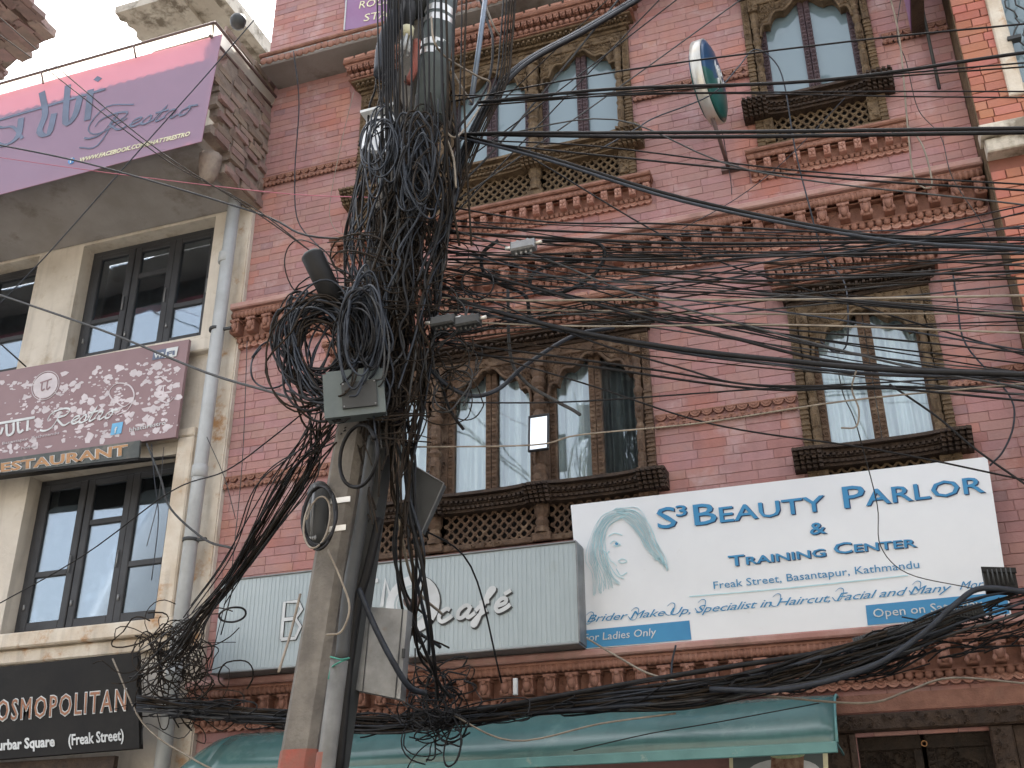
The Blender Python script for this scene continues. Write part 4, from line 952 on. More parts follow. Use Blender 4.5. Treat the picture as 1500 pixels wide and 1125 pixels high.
# --- mirror
y = -.13; mc = P(789, 634, y)
mi = E_('small_mirror', mc, 'small rectangular wall mirror in a dark frame hung on the middle window pillar', 'mirror')
hw, hh = .058, .118; Tm = Matrix.Rotation(rad(-5), 4, 'X')
def pm(m): m.v = [tuple(Tm @ Vector(p)+Vector(mc)) for p in m.v]; return m
pm(MB().box(-hw, hw, -.002, .006, -hh, hh)).build('glass', 'mirror', mi)
m = MB(); t = .011; m.cbox(-hw-t, hw+t, -.012, .01, hh, hh+t, .003); m.cbox(-hw-t, hw+t, -.012, .01, -hh-t, -hh, .003); m.cbox(-hw-t, -hw, -.012, .01, -hh, hh, .003); m.cbox(hw, hw+t, -.012, .01, -hh, hh, .003); pm(m).build('frame', 'blackpaint', mi)

# ================================================================== AWNING
aw = E_('shop_awning', (-2.4, -.3, 2.4), 'long curved teal awning over the shop front at the bottom', 'awning')
ax0, ax1 = -4.15, -.375
prof = [(-.01, 2.665), (-.13, 2.655), (-.25, 2.62), (-.36, 2.55), (-.45, 2.46), (-.52, 2.365)]
xs = np.linspace(ax0+.16, ax1, 40); m = MB(); V = []
for x in xs:
    for yy, zz in prof: V.append((x, yy+.004*math.sin(x*7), zz+.004*math.sin(x*5+yy*9)))
k = len(prof); m.add(V, [(i*k+j, i*k+j+1, (i+1)*k+j+1, (i+1)*k+j) for i in range(39) for j in range(k-1)], smooth=True)
V = []
for q in range(7):   # rounded left end
    a = math.pi/2*q/6
    for yy, zz in prof: V.append((ax0+.16-.42*math.sin(a)*(1-(zz-2.3)/.42)-.1*math.sin(a), yy*math.cos(a*.8), zz-.02*math.sin(a)))
m.add(V, [(i*k+j, (i+1)*k+j, (i+1)*k+j+1, i*k+j+1) for i in range(6) for j in range(k-1)], smooth=True)
cpy = m.build('canopy', 'teal', aw); sd = cpy.modifiers.new('solid', 'SOLIDIFY'); sd.thickness = .004
m = MB(); m.cbox(ax0-.2, ax1+.004, -.53, -.515, 2.315, 2.368, .004); m.build('edge_strip', 'teal_edge', aw)
m = MB(); m.box(ax1-.004, ax1+.004, -.515, 0, 2.36, 2.37); m.tube([(x, y_-.001, z_) for x, (y_, z_) in zip([ax1+.006]*6, prof)], .008, 5); m.build('end_frame', 'teal_edge', aw)
for x in (-3.6, -2.6, -1.6):
    m = MB(); m.tube([(x, y_+.02, z_-.02) for y_, z_ in prof], .009, 5); m.build('rib', 'metal', aw)
# poster of a cake under the awning
ps = Board('cake_poster', 'photo poster of a cake on a white plate hanging under the awning', 'poster', P(1068, 1098, -.1), P(1212, 1092, -.1), P(1216, 1190, -.1), P(1070, 1196, -.1), 'cake', .02)
ps.rect(0, ps.W, 0, ps.H, 'boxgrey', .001, .001, 'print')
ps.rect(0, .02, 0, ps.H, 'yellow', .003, .001, 'side_strip'); ps.rect(ps.W-.025, ps.W, 0, ps.H, 'yellow', .003, .001, 'side_strip')
ps.poly([(ps.W*.55+.19*math.cos(a_), ps.H*.62+.07*math.sin(a_)) for a_ in np.linspace(0, 6.28, 26)[:-1]], 'white', .003, 'plate_print'); ps.poly([(ps.W*.6-.09, ps.H*.66), (ps.W*.6+.08, ps.H*.66), (ps.W*.6+.085, ps.H*.87), (ps.W*.6-.085, ps.H*.87)], 'cake', .006, 'cake_print'); ps.poly([(ps.W*.6+.09*math.cos(a_), ps.H*.87+.016*math.sin(a_)) for a_ in np.linspace(0, 6.28, 18)[:-1]], 'green', .008, 'topping_print')

# ================================================================== POLE
PY = -2.0
def axis(z): return np.array([-2.44+(z-2.18)*.1045, PY, z])
pole = E_('utility_pole', (-2.67, PY, 0), 'leaning concrete utility pole smothered in cables, red paint at its foot', 'pole')
m = MB(); V = []
for z, h in ((0, .135), (7.4, .105)):
    c_ = axis(z); c_[0] -= .0
    e = .03
    V += [(c_[0]-h, PY-h*.8+e, z), (c_[0]-h+e, PY-h*.8, z), (c_[0]+h*.35-e, PY-h*.8, z), (c_[0]+h*.35, PY-h*.8+e, z), (c_[0]+h*.35, PY+h, z), (c_[0]-h, PY+h, z)]
m.add(V, [(i, (i+1) % 6, (i+1) % 6+6, i+6) for i in range(6)]+[(11, 10, 9, 8, 7, 6)]); m.build('concrete_shaft', 'concrete', pole)
m = MB(); V = []
for z, h in ((0, .1), (7.4, .085)):
    c_ = axis(z); c_[0] += .075
    V += [(c_[0]-.03, PY+.03, z), (c_[0]+h*.35, PY+.03, z), (c_[0]+h*.35, PY+.12, z), (c_[0]-.03, PY+.12, z)]
m.add(V, [(i, (i+1) % 4, (i+1) % 4+4, i+4) for i in range(4)]); m.build('rear_shaft', 'boxdark', pole)
zr = P(430, 1097, PY-.11)[2]; m = MB(); V = []
for z in (0, zr):
    c_ = axis(z); c_[0] -= .0; h = .135-.03*z/7.4+.002; e = .03
    V += [(c_[0]-h, PY-h*.8+e, z), (c_[0]-h+e, PY-h*.8-.001, z), (c_[0]+h*.35-e, PY-h*.8-.001, z), (c_[0]+h*.35+.002, PY-h*.8+e, z), (c_[0]+h*.35+.002, PY+.02, z), (c_[0]-h, PY+.02, z)]
m.add(V, [(i, (i+1) % 6, (i+1) % 6+6, i+6) for i in range(6)]); m.build('painted_foot', 'redpaint', pole)
for (px, py) in ((482, 735), (478, 776)):
    z = P(px, py, PY-.1)[2]; c_ = axis(z); c_[0] -= .0; h = .123
    MB().box(c_[0]-h-.004, c_[0]+h*.3, PY-h*.8-.006, PY-h*.8-.002, z-.013, z+.013).box(c_[0]-h-.006, c_[0]-h-.002, PY-h*.8, PY+.05, z-.013, z+.013).build('steel_band', 'band', pole)
M['conduit'] = mk('weathered_pipe', (.17, .17, .165), (.12, .12, .115), scale=8, rough=.6, bump=.2, streak=.4)
cp = E_('conduit_pipe', axis(0)+np.array([.06, -.14, 0]), 'grey steel conduit pipe strapped to the front of the pole, red at its foot', 'pipe')
a0, a1 = P(474, 1150, -2.17), P(497, 968, -2.17)
m = MB(); m.tube([a0+(a0-a1)*2, a0, a1], .038, 12); m.build('pipe', 'conduit', cp)
m = MB(); m.tube([a0+(a0-a1)*2, P(478, 1103, -2.17)], .0392, 12, False); m.build('painted_end', 'redpaint', cp)
o = MB().tube(spl([P(500, 972, -2.15), P(512, 860, -2.13), P(530, 760, -2.12), P(548, 640, -2.11)]), .030, 10).build('black_conduit', 'boxdark'); o['label'] = 'dark flexible conduit running up the pole above the grey pipe'; o['category'] = 'conduit'
o = MB().tube(spl([P(556, 760, -2.0), P(540, 830, -2.0), P(518, 920, -1.98), P(494, 1150, -1.95)]), .022, 8).build('black_conduit', 'rubber'); o['label'] = 'black flat cable duct hanging beside the pole on its right'; o['category'] = 'conduit'
# upper round steel part of the pole
m = MB(); m.tube([P(628, 175, -2.1), P(645, 20, -2.1), P(655, -60, -2.1)], .085, 14); m.build('upper_shaft', 'boxgrey', pole)
for py in (28, 42, 78, 91):
    q = P(634+(100-py)*.13, py, -2.1); q2 = P(634+(100-py)*.13+2, py-9, -2.1); MB().tube([q, q2], .0885, 14, False).build('steel_band', 'band', pole)
o = MB().tube([P(690, 152, -1.7), P(703, 60, -1.7), P(716, -40, -1.7)], .016, 8).build('steel_tube', 'bluetube'); o['label'] = 'slim blue grey steel tube standing up beside the pole top'; o['category'] = 'tube'

def top(name, label, cat, c): return E_(name, c, label, cat)
def obx(m, c, ux, uy, uz, hx, hy, hz):
    m.obox(c, np.array(ux)*hx, np.array(uy)*hy, np.array(uz)*hz); return m
# grey plastic junction box
c_ = P(521, 582, -2.33); jb = top('junction_box', 'grey plastic junction box with square cover and vent slots strapped on the pole', 'junction box', c_)
ux = np.array([.93, .30, .10]); ux /= np.linalg.norm(ux); uz = np.array([-.12, -.1, 1.]); uz -= ux*(uz@ux); uz /= np.linalg.norm(uz); uy = np.cross(uz, ux)
m = MB(); obx(m, c_, ux, uy, uz, .132, .045, .10); obx(m, c_-uy*.04, ux, uy, uz, .137, .012, .106); obx(m, c_+uz*.108-uy*.0, ux, uy, uz, .122, .05, .01); m.build('case', 'boxgrey', jb)
m = MB(); obx(m, c_-uy*.057+ux*.025-uz*.012, ux, uy, uz, .078, .008, .062); m.build('cover', 'boxdark', jb)
m = MB(); 
for i in range(8): obx(m, c_+ux*.134-uy*.005+uz*(.07-.018*i), ux, uy, uz, .006, .018, .005)
m.build('vent_slot', 'dark', jb)
m = MB(); 
for a_, b_ in ((-.045, -.066), (.095, -.066), (-.045, .042), (.095, .042)): m.blob(c_-uy*.066+ux*a_+uz*b_, .005, .004, .005)
m.build('screw', 'metal', jb)
# cylinder splice closure
a_, b_ = P(456, 372, -2.35), P(492, 446, -2.25); cs = top('cylinder_closure', 'black cylindrical cable closure pointing up out of the coils', 'cable closure', b_)
m = MB(); dd = (a_-b_)/np.linalg.norm(a_-b_); m.tube([b_-dd*.05, a_-dd*.012, a_-dd*.003, a_], [.056, .056, .053, .045], 20); m.build('body', 'rubber', cs)
m = MB(); m.tube([a_-dd*.0, a_+dd*.008], [.045, .040], 20); m.build('end_cap', 'boxgrey', cs)
# dark oval closure on the left of the pole
c_ = P(463, 752, -2.12); oc = top('oval_closure', 'olive black oval cable closure wound with wire on the pole left side', 'cable closure', c_)
m = MB(); m.tube([c_+np.array(q) for q in ((-.012, 0, -.155), (-.008, 0, -.13), (0, 0, -.1), (.01, 0, .1), (.012, 0, .13), (.014, 0, .15))], [.02, .042, .055, .055, .045, .02], 14); m.build('body', 'boxgrey' and 'boxdark', oc)
m = MB(); 
for q in range(5): m.blob(c_+np.array([-.02+.012*q, -.04, -.13]), .007, .007, .012)
m.tube([c_+np.array((.012, -.045, -.12)), c_+np.array((.012, -.058, 0)), c_+np.array((.012, -.045, .12))], .008, 6); m.build('clamp', 'metal', oc)
# tilted grey plate box, right of the pole
def panel(name, label, cat, pts, y, th, mat, yb=0):
    q = [P(px, py, y+(yb if i in (1, 2) else 0)) for i, (px, py) in enumerate(pts)]
    n = np.cross(q[1]-q[0], q[3]-q[0]); n /= np.linalg.norm(n)
    if n[1] > 0: n = -n
    e = top(name, label, cat, q[0]); m = MB(); m.add(q+[p-n*th for p in q], [(0, 1, 2, 3), (7, 6, 5, 4), (0, 4, 5, 1), (1, 5, 6, 2), (2, 6, 7, 3), (3, 7, 4, 0)]); m.build('case', mat, e); return e, q, n
e, q, n = panel('tilted_metal_box', 'tilted grey steel box hanging just right of the pole beside the window', 'metal box', [(608, 683), (650, 708), (618, 779), (590, 752)], -1.85, .06, 'boxdark', .03)
m = MB(); m.tube([q[0]+n*.002, q[1]+n*.002, q[2]+n*.002, q[3]+n*.002, q[0]+n*.002], .004, 4); m.build('rim', 'metal', e)
e, q, n = panel('rusty_panel_box', 'rust streaked grey metal cabinet low on the pole in front of the cafe sign', 'metal box', [(530, 888), (597, 893), (586, 1024), (518, 1010)], -1.92, .07, 'metal', .02)
m = MB(); m.tube([q[1]*.9+q[0]*.1+n*.003, q[2]*.9+q[3]*.1+n*.003], .003, 4); m.tube([q[0]*.8+q[1]*.2+n*.003, q[3]*.8+q[2]*.2+n*.003], .0025, 4); m.obox((q[1]+q[2])/2+n*.006, (.006, 0, 0), (0, .006, 0), (0, 0, .02)); m.build('door_seam', 'boxdark', e)
e, q, n = panel('white_cabinet', 'white metal cabinet half buried in cables high on the pole left side', 'metal box', [(538, 173), (580, 166), (568, 222), (528, 218)], -2.05, .14, 'signwhite', -.05)
m = MB(); m.box(q[0][0]-.02, q[1][0]+.0, q[0][1]-.05, q[0][1]+.1, q[0][2]+.004, q[0][2]+.02); m.build('lid', 'white', e)
m = MB(); m.add([q[3], q[2], q[2]+np.array([-.01, .13, .02]), q[3]+np.array([0.02, .13, -.12])], [(0, 1, 2, 3)]); m.build('underside', 'boxdark', e)
# lamp: spiral tube bulb with yellow collar
c_ = P(597, 48, -2.25); lp = top('compact_lamp', 'unlit compact fluorescent lamp with white tubes and cream collar near the pole top', 'lamp', c_)
m = MB(); m.lathe(c_, [(.032, -.03), (.034, 0), (.036, .03), (.028, .035)], 12); m.build('collar', 'yellow', lp)
m = MB()
for a_ in range(5): m.tube([c_+np.array([.022*math.cos(a_*1.257), .022*math.sin(a_*1.257), -.03]), c_+np.array([-.015+.026*math.cos(a_*1.257), .026*math.sin(a_*1.257), -.14])], .0085, 8)
m.build('tube', 'white', lp)
m = MB(); m.lathe(c_, [(.02, .035), (.032, .05), (.04, .12), (.045, .2)], 10); m.build('socket', 'rubber', lp)
o = MB().lathe(P(602, 5, -2.15), [(.02, -.08), (.11, -.05), (.13, 0), (.13, .05), (.11, .1)], 14).build('dark_drum', 'boxdark'); o['label'] = 'round dark drum shaped fitting at the very top of the pole'; o['category'] = 'electrical fitting'
o = MB().tube(spl([P(597, 122, -2.2), P(607, 100, -2.2), P(611, 60, -2.2)]), .022, 8).build('red_bar', 'redpaint'); o['label'] = 'short worn red bar clamped to the pole below the lamp'; o['category'] = 'bracket'
o = MB().tube(spl([P(560, 110, -2.15), P(566, 60, -2.15), P(590, 10, -2.15)]), .05, 10).build('ribbed_duct', 'w_blue'); o['label'] = 'fat slate blue ribbed hose at the pole top'; o['category'] = 'hose'
# insulators / splitters on cables
for i, (px, py, lb) in enumerate(((767, 360, 'grey cable splitter with brass ends hanging in the loop above the middle window'), (650, 470, 'dirty cable splitter hanging left of its twin by the pole'), (686, 470, 'dirty cable splitter hanging right of its twin by the pole'))):
    c_ = P(px, py, -2.2); e = top('cable_splitter', lb, 'cable splitter', c_); m = MB(); m.cbox(c_[0]-.06, c_[0]+.06, c_[1]-.03, c_[1]+.02, c_[2]-.03, c_[2]+.018, .008)
    for q in range(4): m.lathe((c_[0]-.036+.024*q, c_[1], c_[2]-.045), [(.006, 0), (.008, .01), (.006, .022)], 6)
    for q in (-.03, .02): m.lathe((c_[0]+q, c_[1], c_[2]+.015), [(.012, 0), (.012, .014), (.006, .02)], 8)
    m.build('case', 'metal' if i == 0 else 'boxdark', e); m = MB()
    for sgn in (-1, 1): m.tube([c_+np.array([sgn*.05, 0, .0]), c_+np.array([sgn*.09, 0, .004])], .009, 8)
    m.build('connector', 'alum', e)
o = MB().cbox(*[v for a_ in ((P(755, 1008, -.35)[0]-.012, P(755, 1008, -.35)[0]+.012), (-.36, -.34), (P(758, 1018, -.35)[2], P(752, 994, -.35)[2])) for v in a_], .003).build('white_peg', 'white'); o['label'] = 'small white bracket standing up from the cable bundle under the cafe sign'; o['category'] = 'bracket'
c_ = P(1465, 852, -.75); e = top('black_splice_box', 'black ribbed splice box in the cable bundle at the right corner of the white sign', 'junction box', c_)
m = MB(); m.obox(c_, (.07, 0, -.01), (0, .04, 0), (-.0, 0, .055)); m.obox(c_+np.array([0, -.045, .045]), (.075, 0, -.01), (0, .008, 0), (0, 0, .012)); m.build('case', 'rubber', e); m = MB()
for q in range(6): m.tube([c_+np.array([-.05+.02*q, -.05, -.03]), c_+np.array([-.05+.02*q, -.05, .05])], .005, 5)
m.build('rib', 'boxdark', e)
a_, b_ = P(1252, 945, -.7), P(1440, 893, -.72)
m = MB(); m.tube([a_, b_], .035, 12); ns = 46
for i in range(ns): q = a_+(b_-a_)*i/ns; m.tube([q, q+(b_-a_)*.4/ns], .039, 12, False)
o = m.build('ribbed_sleeve', 'boxdark'); o['label'] = 'grey ribbed cable sleeve lying along the lower edge of the white sign'; o['category'] = 'cable sleeve'

# ================================================================== CABLES
NC = [0, None]
def cable(pts, r, mat, label, group=None, n=6, sides=5, ext=0, name='cable', ext0=0, noise=0):
    w = [P(p[0], p[1], p[2]) if not isinstance(p, np.ndarray) else p for p in pts]
    s = spl(w, n)
    if noise: s[1:-1] += rng.normal(0, noise, (len(s)-2, 3))
    if ext: s = np.vstack([s, s[-1]+(s[-1]-s[-2])/np.linalg.norm(s[-1]-s[-2])*ext])
    if ext0: s = np.vstack([s[0]+(s[0]-s[1])/np.linalg.norm(s[0]-s[1])*ext0, s])
    if name == 'stuff': return s
    o = MB().tube(s, r, sides).build(name, mat); o['label'] = label; o['category'] = 'cable'
    if group:
        o['group'] = group; cw = {'w_black': 'black', 'w_blue': 'slate blue', 'w_brown': 'dusty brown', 'w_grey': 'grey', 'w_beige': 'beige'}[mat]
        for q in ('dark ', 'black ', 'thin dark '): label = label.replace(q, '', 1)
        o['label'] = cw+' '+label
    NC[0] += 1; NC[1] = o; return o
FAN = 'cables fanned out from the pole to the right'
# distinct spans to the right, traced one by one
T_ = [
 ([(655, 150), (915, 103), (1250, 60), (1500, 35)], .005, 'w_black', 'highest thin black cable crossing the top right window'),
 ([(700, 150), (900, 130), (1200, 118), (1500, 77)], .009, 'w_black', 'thick black cable crossing the top right window at mid height'),
 ([(720, 150), (1000, 128), (1200, 117), (1500, 92)], .0045, 'w_black', None), ([(700, 155), (1000, 131), (1250, 116), (1500, 98)], .0045, 'w_brown', None),
 ([(660, 140), (1000, 136), (1300, 134), (1500, 134)], .004, 'w_black', None), ([(700, 150), (1000, 137), (1300, 141), (1500, 143)], .004, 'w_black', None),
 ([(650, 200), (720, 195), (1000, 194), (1500, 188)], .009, 'w_black', 'upper one of two thick black cables under the top right window'),
 ([(660, 196), (900, 200), (1100, 200), (1500, 194)], .010, 'w_black', 'lower one of two thick black cables under the top right window'),
 ([(690, 205), (880, 215), (1170, 250), (1500, 270)], .0045, 'w_black', None), ([(690, 208), (1000, 240), (1250, 263), (1500, 279)], .0055, 'w_black', None),
 ([(655, 193), (800, 230), (1000, 290), (1270, 344), (1500, 362)], .010, 'w_black', 'thick black twin cable dropping rightward across the middle cornice, upper strand'),
 ([(660, 198), (800, 234), (1000, 295), (1270, 348), (1500, 366)], .008, 'w_blue', 'thick black twin cable dropping rightward across the middle cornice, lower strand'),
 ([(640, 300), (800, 325), (980, 328), (1240, 342), (1500, 352)], .005, 'w_black', None), ([(640, 330), (980, 345), (1240, 350), (1500, 348)], .005, 'w_black', None),
 ([(640, 340), (980, 356), (1240, 355), (1500, 350)], .008, 'w_black', 'thick black cable running level below the middle cornice brackets'),
 ([(640, 380), (980, 380), (1050, 375), (1240, 374), (1500, 366)], .007, 'w_black', None), ([(645, 370), (980, 384), (1100, 377), (1300, 371), (1500, 372)], .005, 'w_black', None),
 ([(700, 385), (980, 399), (1127, 411), (1500, 396)], .0045, 'w_black', None), ([(640, 360), (850, 390), (1129, 417), (1500, 408)], .0045, 'w_brown', None),
 ([(640, 350), (850, 383), (1100, 425), (1240, 440), (1500, 462)], .0045, 'w_black', None), ([(680, 400), (850, 411), (1155, 411), (1500, 386)], .0045, 'w_grey', None),
 ([(567, 433), (750, 440), (900, 439), (1155, 439), (1500, 433)], .0055, 'w_beige', 'pale beige cable strung level from the pole over the window heads'),
 ([(600, 455), (850, 455), (1100, 460), (1500, 459)], .0045, 'w_beige', 'second pale beige cable, just under the level one'),
 ([(640, 470), (850, 478), (1150, 476), (1500, 488)], .0045, 'w_beige', 'third pale beige cable, lowest of the level ones'),
 ([(640, 410), (850, 422), (1129, 433), (1500, 467)], .005, 'w_black', None), ([(640, 330), (800, 380), (915, 426), (1068, 470), (1329, 537), (1500, 568)], .005, 'w_grey', None),
 ([(640, 430), (720, 455), (850, 487), (1000, 512), (1155, 529), (1300, 542), (1500, 549)], .0125, 'w_black', 'fattest black cable sagging across the lower right window'),
 ([(620, 440), (800, 480), (1000, 517), (1155, 536), (1300, 549), (1500, 554)], .008, 'w_blue', 'slate cable twisted along the fattest black one'),
 ([(700, 400), (937, 463), (1068, 494), (1242, 533), (1500, 547)], .008, 'w_black', None), ([(620, 400), (850, 494), (1000, 540), (1094, 563), (1286, 568), (1500, 587)], .005, 'w_black', None),
 ([(640, 500), (800, 520), (959, 542), (1155, 568), (1500, 566)], .0055, 'w_black', None), ([(700, 520), (850, 535), (1111, 570), (1300, 566), (1500, 578)], .006, 'w_black', None),
 ([(590, 655), (780, 652), (850, 637), (1024, 620), (1242, 587), (1500, 562)], .004, 'w_beige', 'thin pale wire rising rightward past the small mirror'),
 ([(640, 500), (850, 560), (1046, 622), (1286, 659), (1500, 703)], .0045, 'w_black', 'thin black cable sagging down to the top of the white sign'),
 ([(1303, 563), (1373, 611), (1430, 659), (1520, 722)], .005, 'w_black', 'short black cable dropping past the right end of the white sign'),
 ([(560, 588), (700, 590), (850, 588), (1111, 570), (1300, 560)], .004, 'w_black', 'thin black cable crossing all three panes of the lower window'),
 ([(720, 200), (900, 175), (1100, 250), (1500, 300)], .004, 'w_grey', None), ([(780, 232), (1000, 360), (1200, 430), (1500, 520)], .0045, 'w_black', None),
]
def ylerp(px, y1): return -2.0+(y1+2.0)*min(1, max(0, (px-640)/860))
lab = None; FR = []
rp = random.Random(5)
for pts, r, mt, lb in T_:
    y1 = rp.uniform(-2.35, -1.6)
    oc_ = cable([(a_, b_, ylerp(a_, y1)) for a_, b_ in pts], r, mt, lb or 'x', None if lb else FAN, ext=2.2); FR.append((pts[-1][1], oc_, lb, mt))
for i in range(34):
    s0 = rp.uniform(320, 500); s1 = rp.gauss(430, 60) if i % 4 else rp.uniform(330, 380); y1 = rp.uniform(-2.4, -1.5)
    if i < 8: s0, s1 = rp.uniform(350, 500), rp.uniform(500, 590)
    mt = rp.choice(['w_black', 'w_black', 'w_black', 'w_brown', 'w_grey', 'w_blue']); 
    cable([(620+rp.uniform(0, 50), s0, -2+rp.uniform(-.1, .1)), (900, s0*.66+s1*.34+rp.uniform(0, 14), ylerp(900, y1)), (1200, s0*.33+s1*.67+rp.uniform(0, 12), ylerp(1200, y1)), (1500, s1, y1)], rp.uniform(.0028, .0048), mt, 'x', FAN, ext=2.2)
    FR.append((s1, NC[1], None, mt))
FR.sort(key=lambda t: t[0])
def ordn(n): return '%d%s' % (n, 'th' if 10 < n % 100 < 14 else {1: 'st', 2: 'nd', 3: 'rd'}.get(n % 10, 'th'))
for i_, (py_, o_, lb_, mt_) in enumerate(FR):
    if not lb_: o_['label'] = '%s cable, %s from the top where the fan leaves the right edge' % ({'w_black': 'black', 'w_brown': 'brown', 'w_grey': 'grey', 'w_blue': 'slate'}[mt_], ordn(i_+1))
# traced singles around the frame
Lc = [
 ([(-40, 205, -1.5), (130, 240, -1.6), (370, 310, -1.8), (450, 345, -1.95), (560, 350, -2)], .0065, 'w_black', 'black cable from the left edge below the balcony banner to the pole', 0, 2),
 ([(-40, 225, -1.2), (150, 252, -1.3), (400, 282, -1.5), (560, 290, -2)], .003, 'w_pink', 'pink string crossing the left building to the pole', 0, 1.5),
 ([(-30, 0, -1.5), (115, 125, -1.5), (235, 222, -1.6), (370, 308, -1.8), (470, 378, -2.0), (520, 405, -2)], .004, 'w_brown', 'thin brown cable running down across the balcony banner, upper strand', 0, 1.5),
 ([(-30, 30, -1.5), (60, 95, -1.5), (235, 229, -1.6), (365, 300, -1.8), (460, 372, -2.0)], .004, 'w_brown', 'thin brown cable running down across the balcony banner, lower strand', 0, 1.5),
 ([(410, -15, -1.3), (320, 90, -1.25), (200, 225, -1.2), (70, 372, -1.1), (-30, 475, -1.0)], .0045, 'w_blue', 'slate cable slanting down leftward over the banner and casement window', 1.0, 1.0),
 ([(-30, 422, -1.4), (150, 484, -1.6), (300, 545, -1.8), (400, 575, -2.0), (480, 600, -2.1)], .0075, 'w_grey', 'twisted grey cable from the left edge over the maroon sign', 0, 1.5),
 ([(-30, 900, -1.0), (120, 815, -1.3), (250, 720, -1.5), (330, 690, -1.7), (400, 640, -1.9), (480, 575, -2.0)], .004, 'w_black', 'thin black cable rising across the lower casement window', 0, 1),
 ([(-20, 485, -.7), (38, 537, -.6)], .006, 'w_black', 'short black rod poking over the maroon sign at the left edge', .3, 0),
 ([(430, 75, -.36), (438, 150, -.3), (432, 250, -.25), (436, 322, -.3), (470, 365, -1.0), (485, 395, -2)], .005, 'w_blue', 'slate wire hanging from the top ledge on the left brick wall', 0, 0),
 ([(518, 135, -.2), (500, 210, -.2), (483, 300, -.2), (490, 335, -.3), (510, 345, -.8)], .003, 'w_beige', 'beige string hanging by the upper left end of the window hood', 0, 0),
 ([(1300, -20, -.5), (1318, 60, -.4), (1330, 190, -.3), (1340, 262, -.25), (1365, 272, -.25), (1352, 215, -.25), (1328, 182, -.2)], .006, 'w_beige', 'beige cable looping down beside the top right window', .5, 0),
 ([(1322, -20, -.5), (1314, 50, -.4), (1328, 92, -.3), (1345, 160, -.15), (1378, 200, -.1), (1395, 260, -.2), (1440, 330, -.2), (1455, 370, -.2)], .003, 'w_grey', 'thin grey wire clipped down the wall by the orange building', .3, 0),
 ([(880, 218, -1.6), (930, 190, -1.4), (960, 172, -1.2), (1040, 140, -1.2), (1080, 100, -1.1), (1104, 73, -1), (1130, 85, -1), (1148, 120, -1), (1165, 220, -1), (1185, 300, -1), (1205, 370, -1), (1235, 410, -1.1), (1242, 450, -1.2), (1240, 505, -1.2), (1222, 515, -1.2), (1202, 500, -1.2)], .0045, 'w_blue', 'slate wire arching over the top right window and dropping to the lower one', 0, 0),
 ([(1000, 335, -.6), (1080, 290, -.4), (1150, 235, -.3), (1238, 143, -.2)], .003, 'w_blue', 'thin wire slanting up to the sill of the top right window', 0, 0),
 ([(1057, 190, -.1), (1062, 215, -.04), (1070, 262, -.03), (1072, 285, -.03)], .0028, 'w_blue', 'short wire dangling on the wall under the round sign', 0, 0),
 ([(885, 25, -1.5), (800, 130, -1.6), (700, 245, -1.7), (600, 335, -1.9), (560, 400, -2)], .0065, 'w_grey', 'grey cable slanting from top centre down to the pole', 1.5, 0),
 ([(1395, 394, -.9), (1402, 440, -.9), (1415, 505, -.9), (1477, 577, -.9), (1485, 620, -.9), (1470, 660, -.9), (1450, 682, -.9)], .005, 'w_blue', 'slate loop of cable hanging beyond the lower right window', 0, 0),
 ([(1228, 545, -1.6), (1236, 580, -1.6), (1250, 610, -1.6), (1262, 650, -1.5), (1285, 740, -.8), (1290, 800, -.5), (1330, 840, -.4), (1425, 862, -.6)], .0028, 'w_grey', 'fine grey wire hanging down over the white sign', 0, 0),
 ([(1255, 540, -1.9), (1248, 570, -1.9), (1258, 600, -1.9), (1254, 625, -1.9), (1232, 627, -1.9)], .004, 'w_beige', 'pale frayed wire end hanging in the middle of the lower right window', 0, 0),
 ([(860, 935, -.3), (905, 962, -.35), (960, 990, -.45), (1060, 1010, -.6), (1150, 1022, -.6), (1270, 1030, -.5), (1330, 1012, -.3), (1395, 993, -.2), (1520, 1003, -.1)], .006, 'w_beige', 'cream cable drooping from the white sign over the awning', 0, 0),
 ([(650, 1040, -.8), (750, 1085, -.8), (880, 1060, -.75), (990, 1045, -.7)], .005, 'w_beige', 'pale cable draped across the awning top', 0, 0),
 ([(840, 1100, -.62), (950, 1075, -.6), (1050, 1058, -.58), (1200, 1030, -.5)], .003, 'w_black', 'thin black wire lying across the awning', .0, 0),
 ([(990, 945, -.3), (984, 975, -.3), (986, 1005, -.4), (1000, 1012, -.5)], .006, 'w_blue', 'short slate wire sticking up out of the bundle under the white sign', 0, 0),
 ([(612, 770, -1.8), (690, 830, -1.4), (735, 1000, -1.0)], .005, 'w_black', 'straight black stay wire crossing the cafe lettering', 0, 0),
 ([(628, 690, -1.7), (612, 760, -1.8)], .005, 'w_black', 'short black wire behind the tilted steel box', 0, 0),
 ([(345, 820, -.6), (300, 1000, -.5), (270, 1080, -.5), (215, 1060, -.5), (208, 1090, -.5)], .003, 'w_grey', 'thin grey wire wandering over the left end of the awning', 0, 0),
 ([(165, 965, -.5), (210, 1060, -.6), (280, 1110, -.7), (330, 1135, -.7)], .006, 'w_beige', 'beige cable slanting down right of the black board', 0, .5),
 ([(408, 985, -2.3), (425, 930, -2.2), (440, 870, -2.15)], .006, 'w_beige', 'pale cable stub on the left flank of the pole', 0, 0),
]
for pts, r, mt, lb, e0, e1 in Lc:
    if pts[0][0] < 0 and not e0: e0, e1 = e1, 0
    cable(pts, r, mt, lb, ext=e1, ext0=e0)
for i_, (xa_, ya_, xb_) in enumerate(((655, 255, 1010), (660, 300, 1105), (640, 240, 905), (650, 330, 980))):
    cable([(xa_, ya_, -2), ((xa_+xb_)/2-12, ya_*.5+4, -1.7), (xb_, -15, -1.4)], .0042, ('w_black', 'w_grey', 'w_brown', 'w_black')[i_], 'thin cable climbing steeply from the pole, leaving the top edge %s from the left' % ('third', 'last', 'first', 'second')[i_], ext=1)
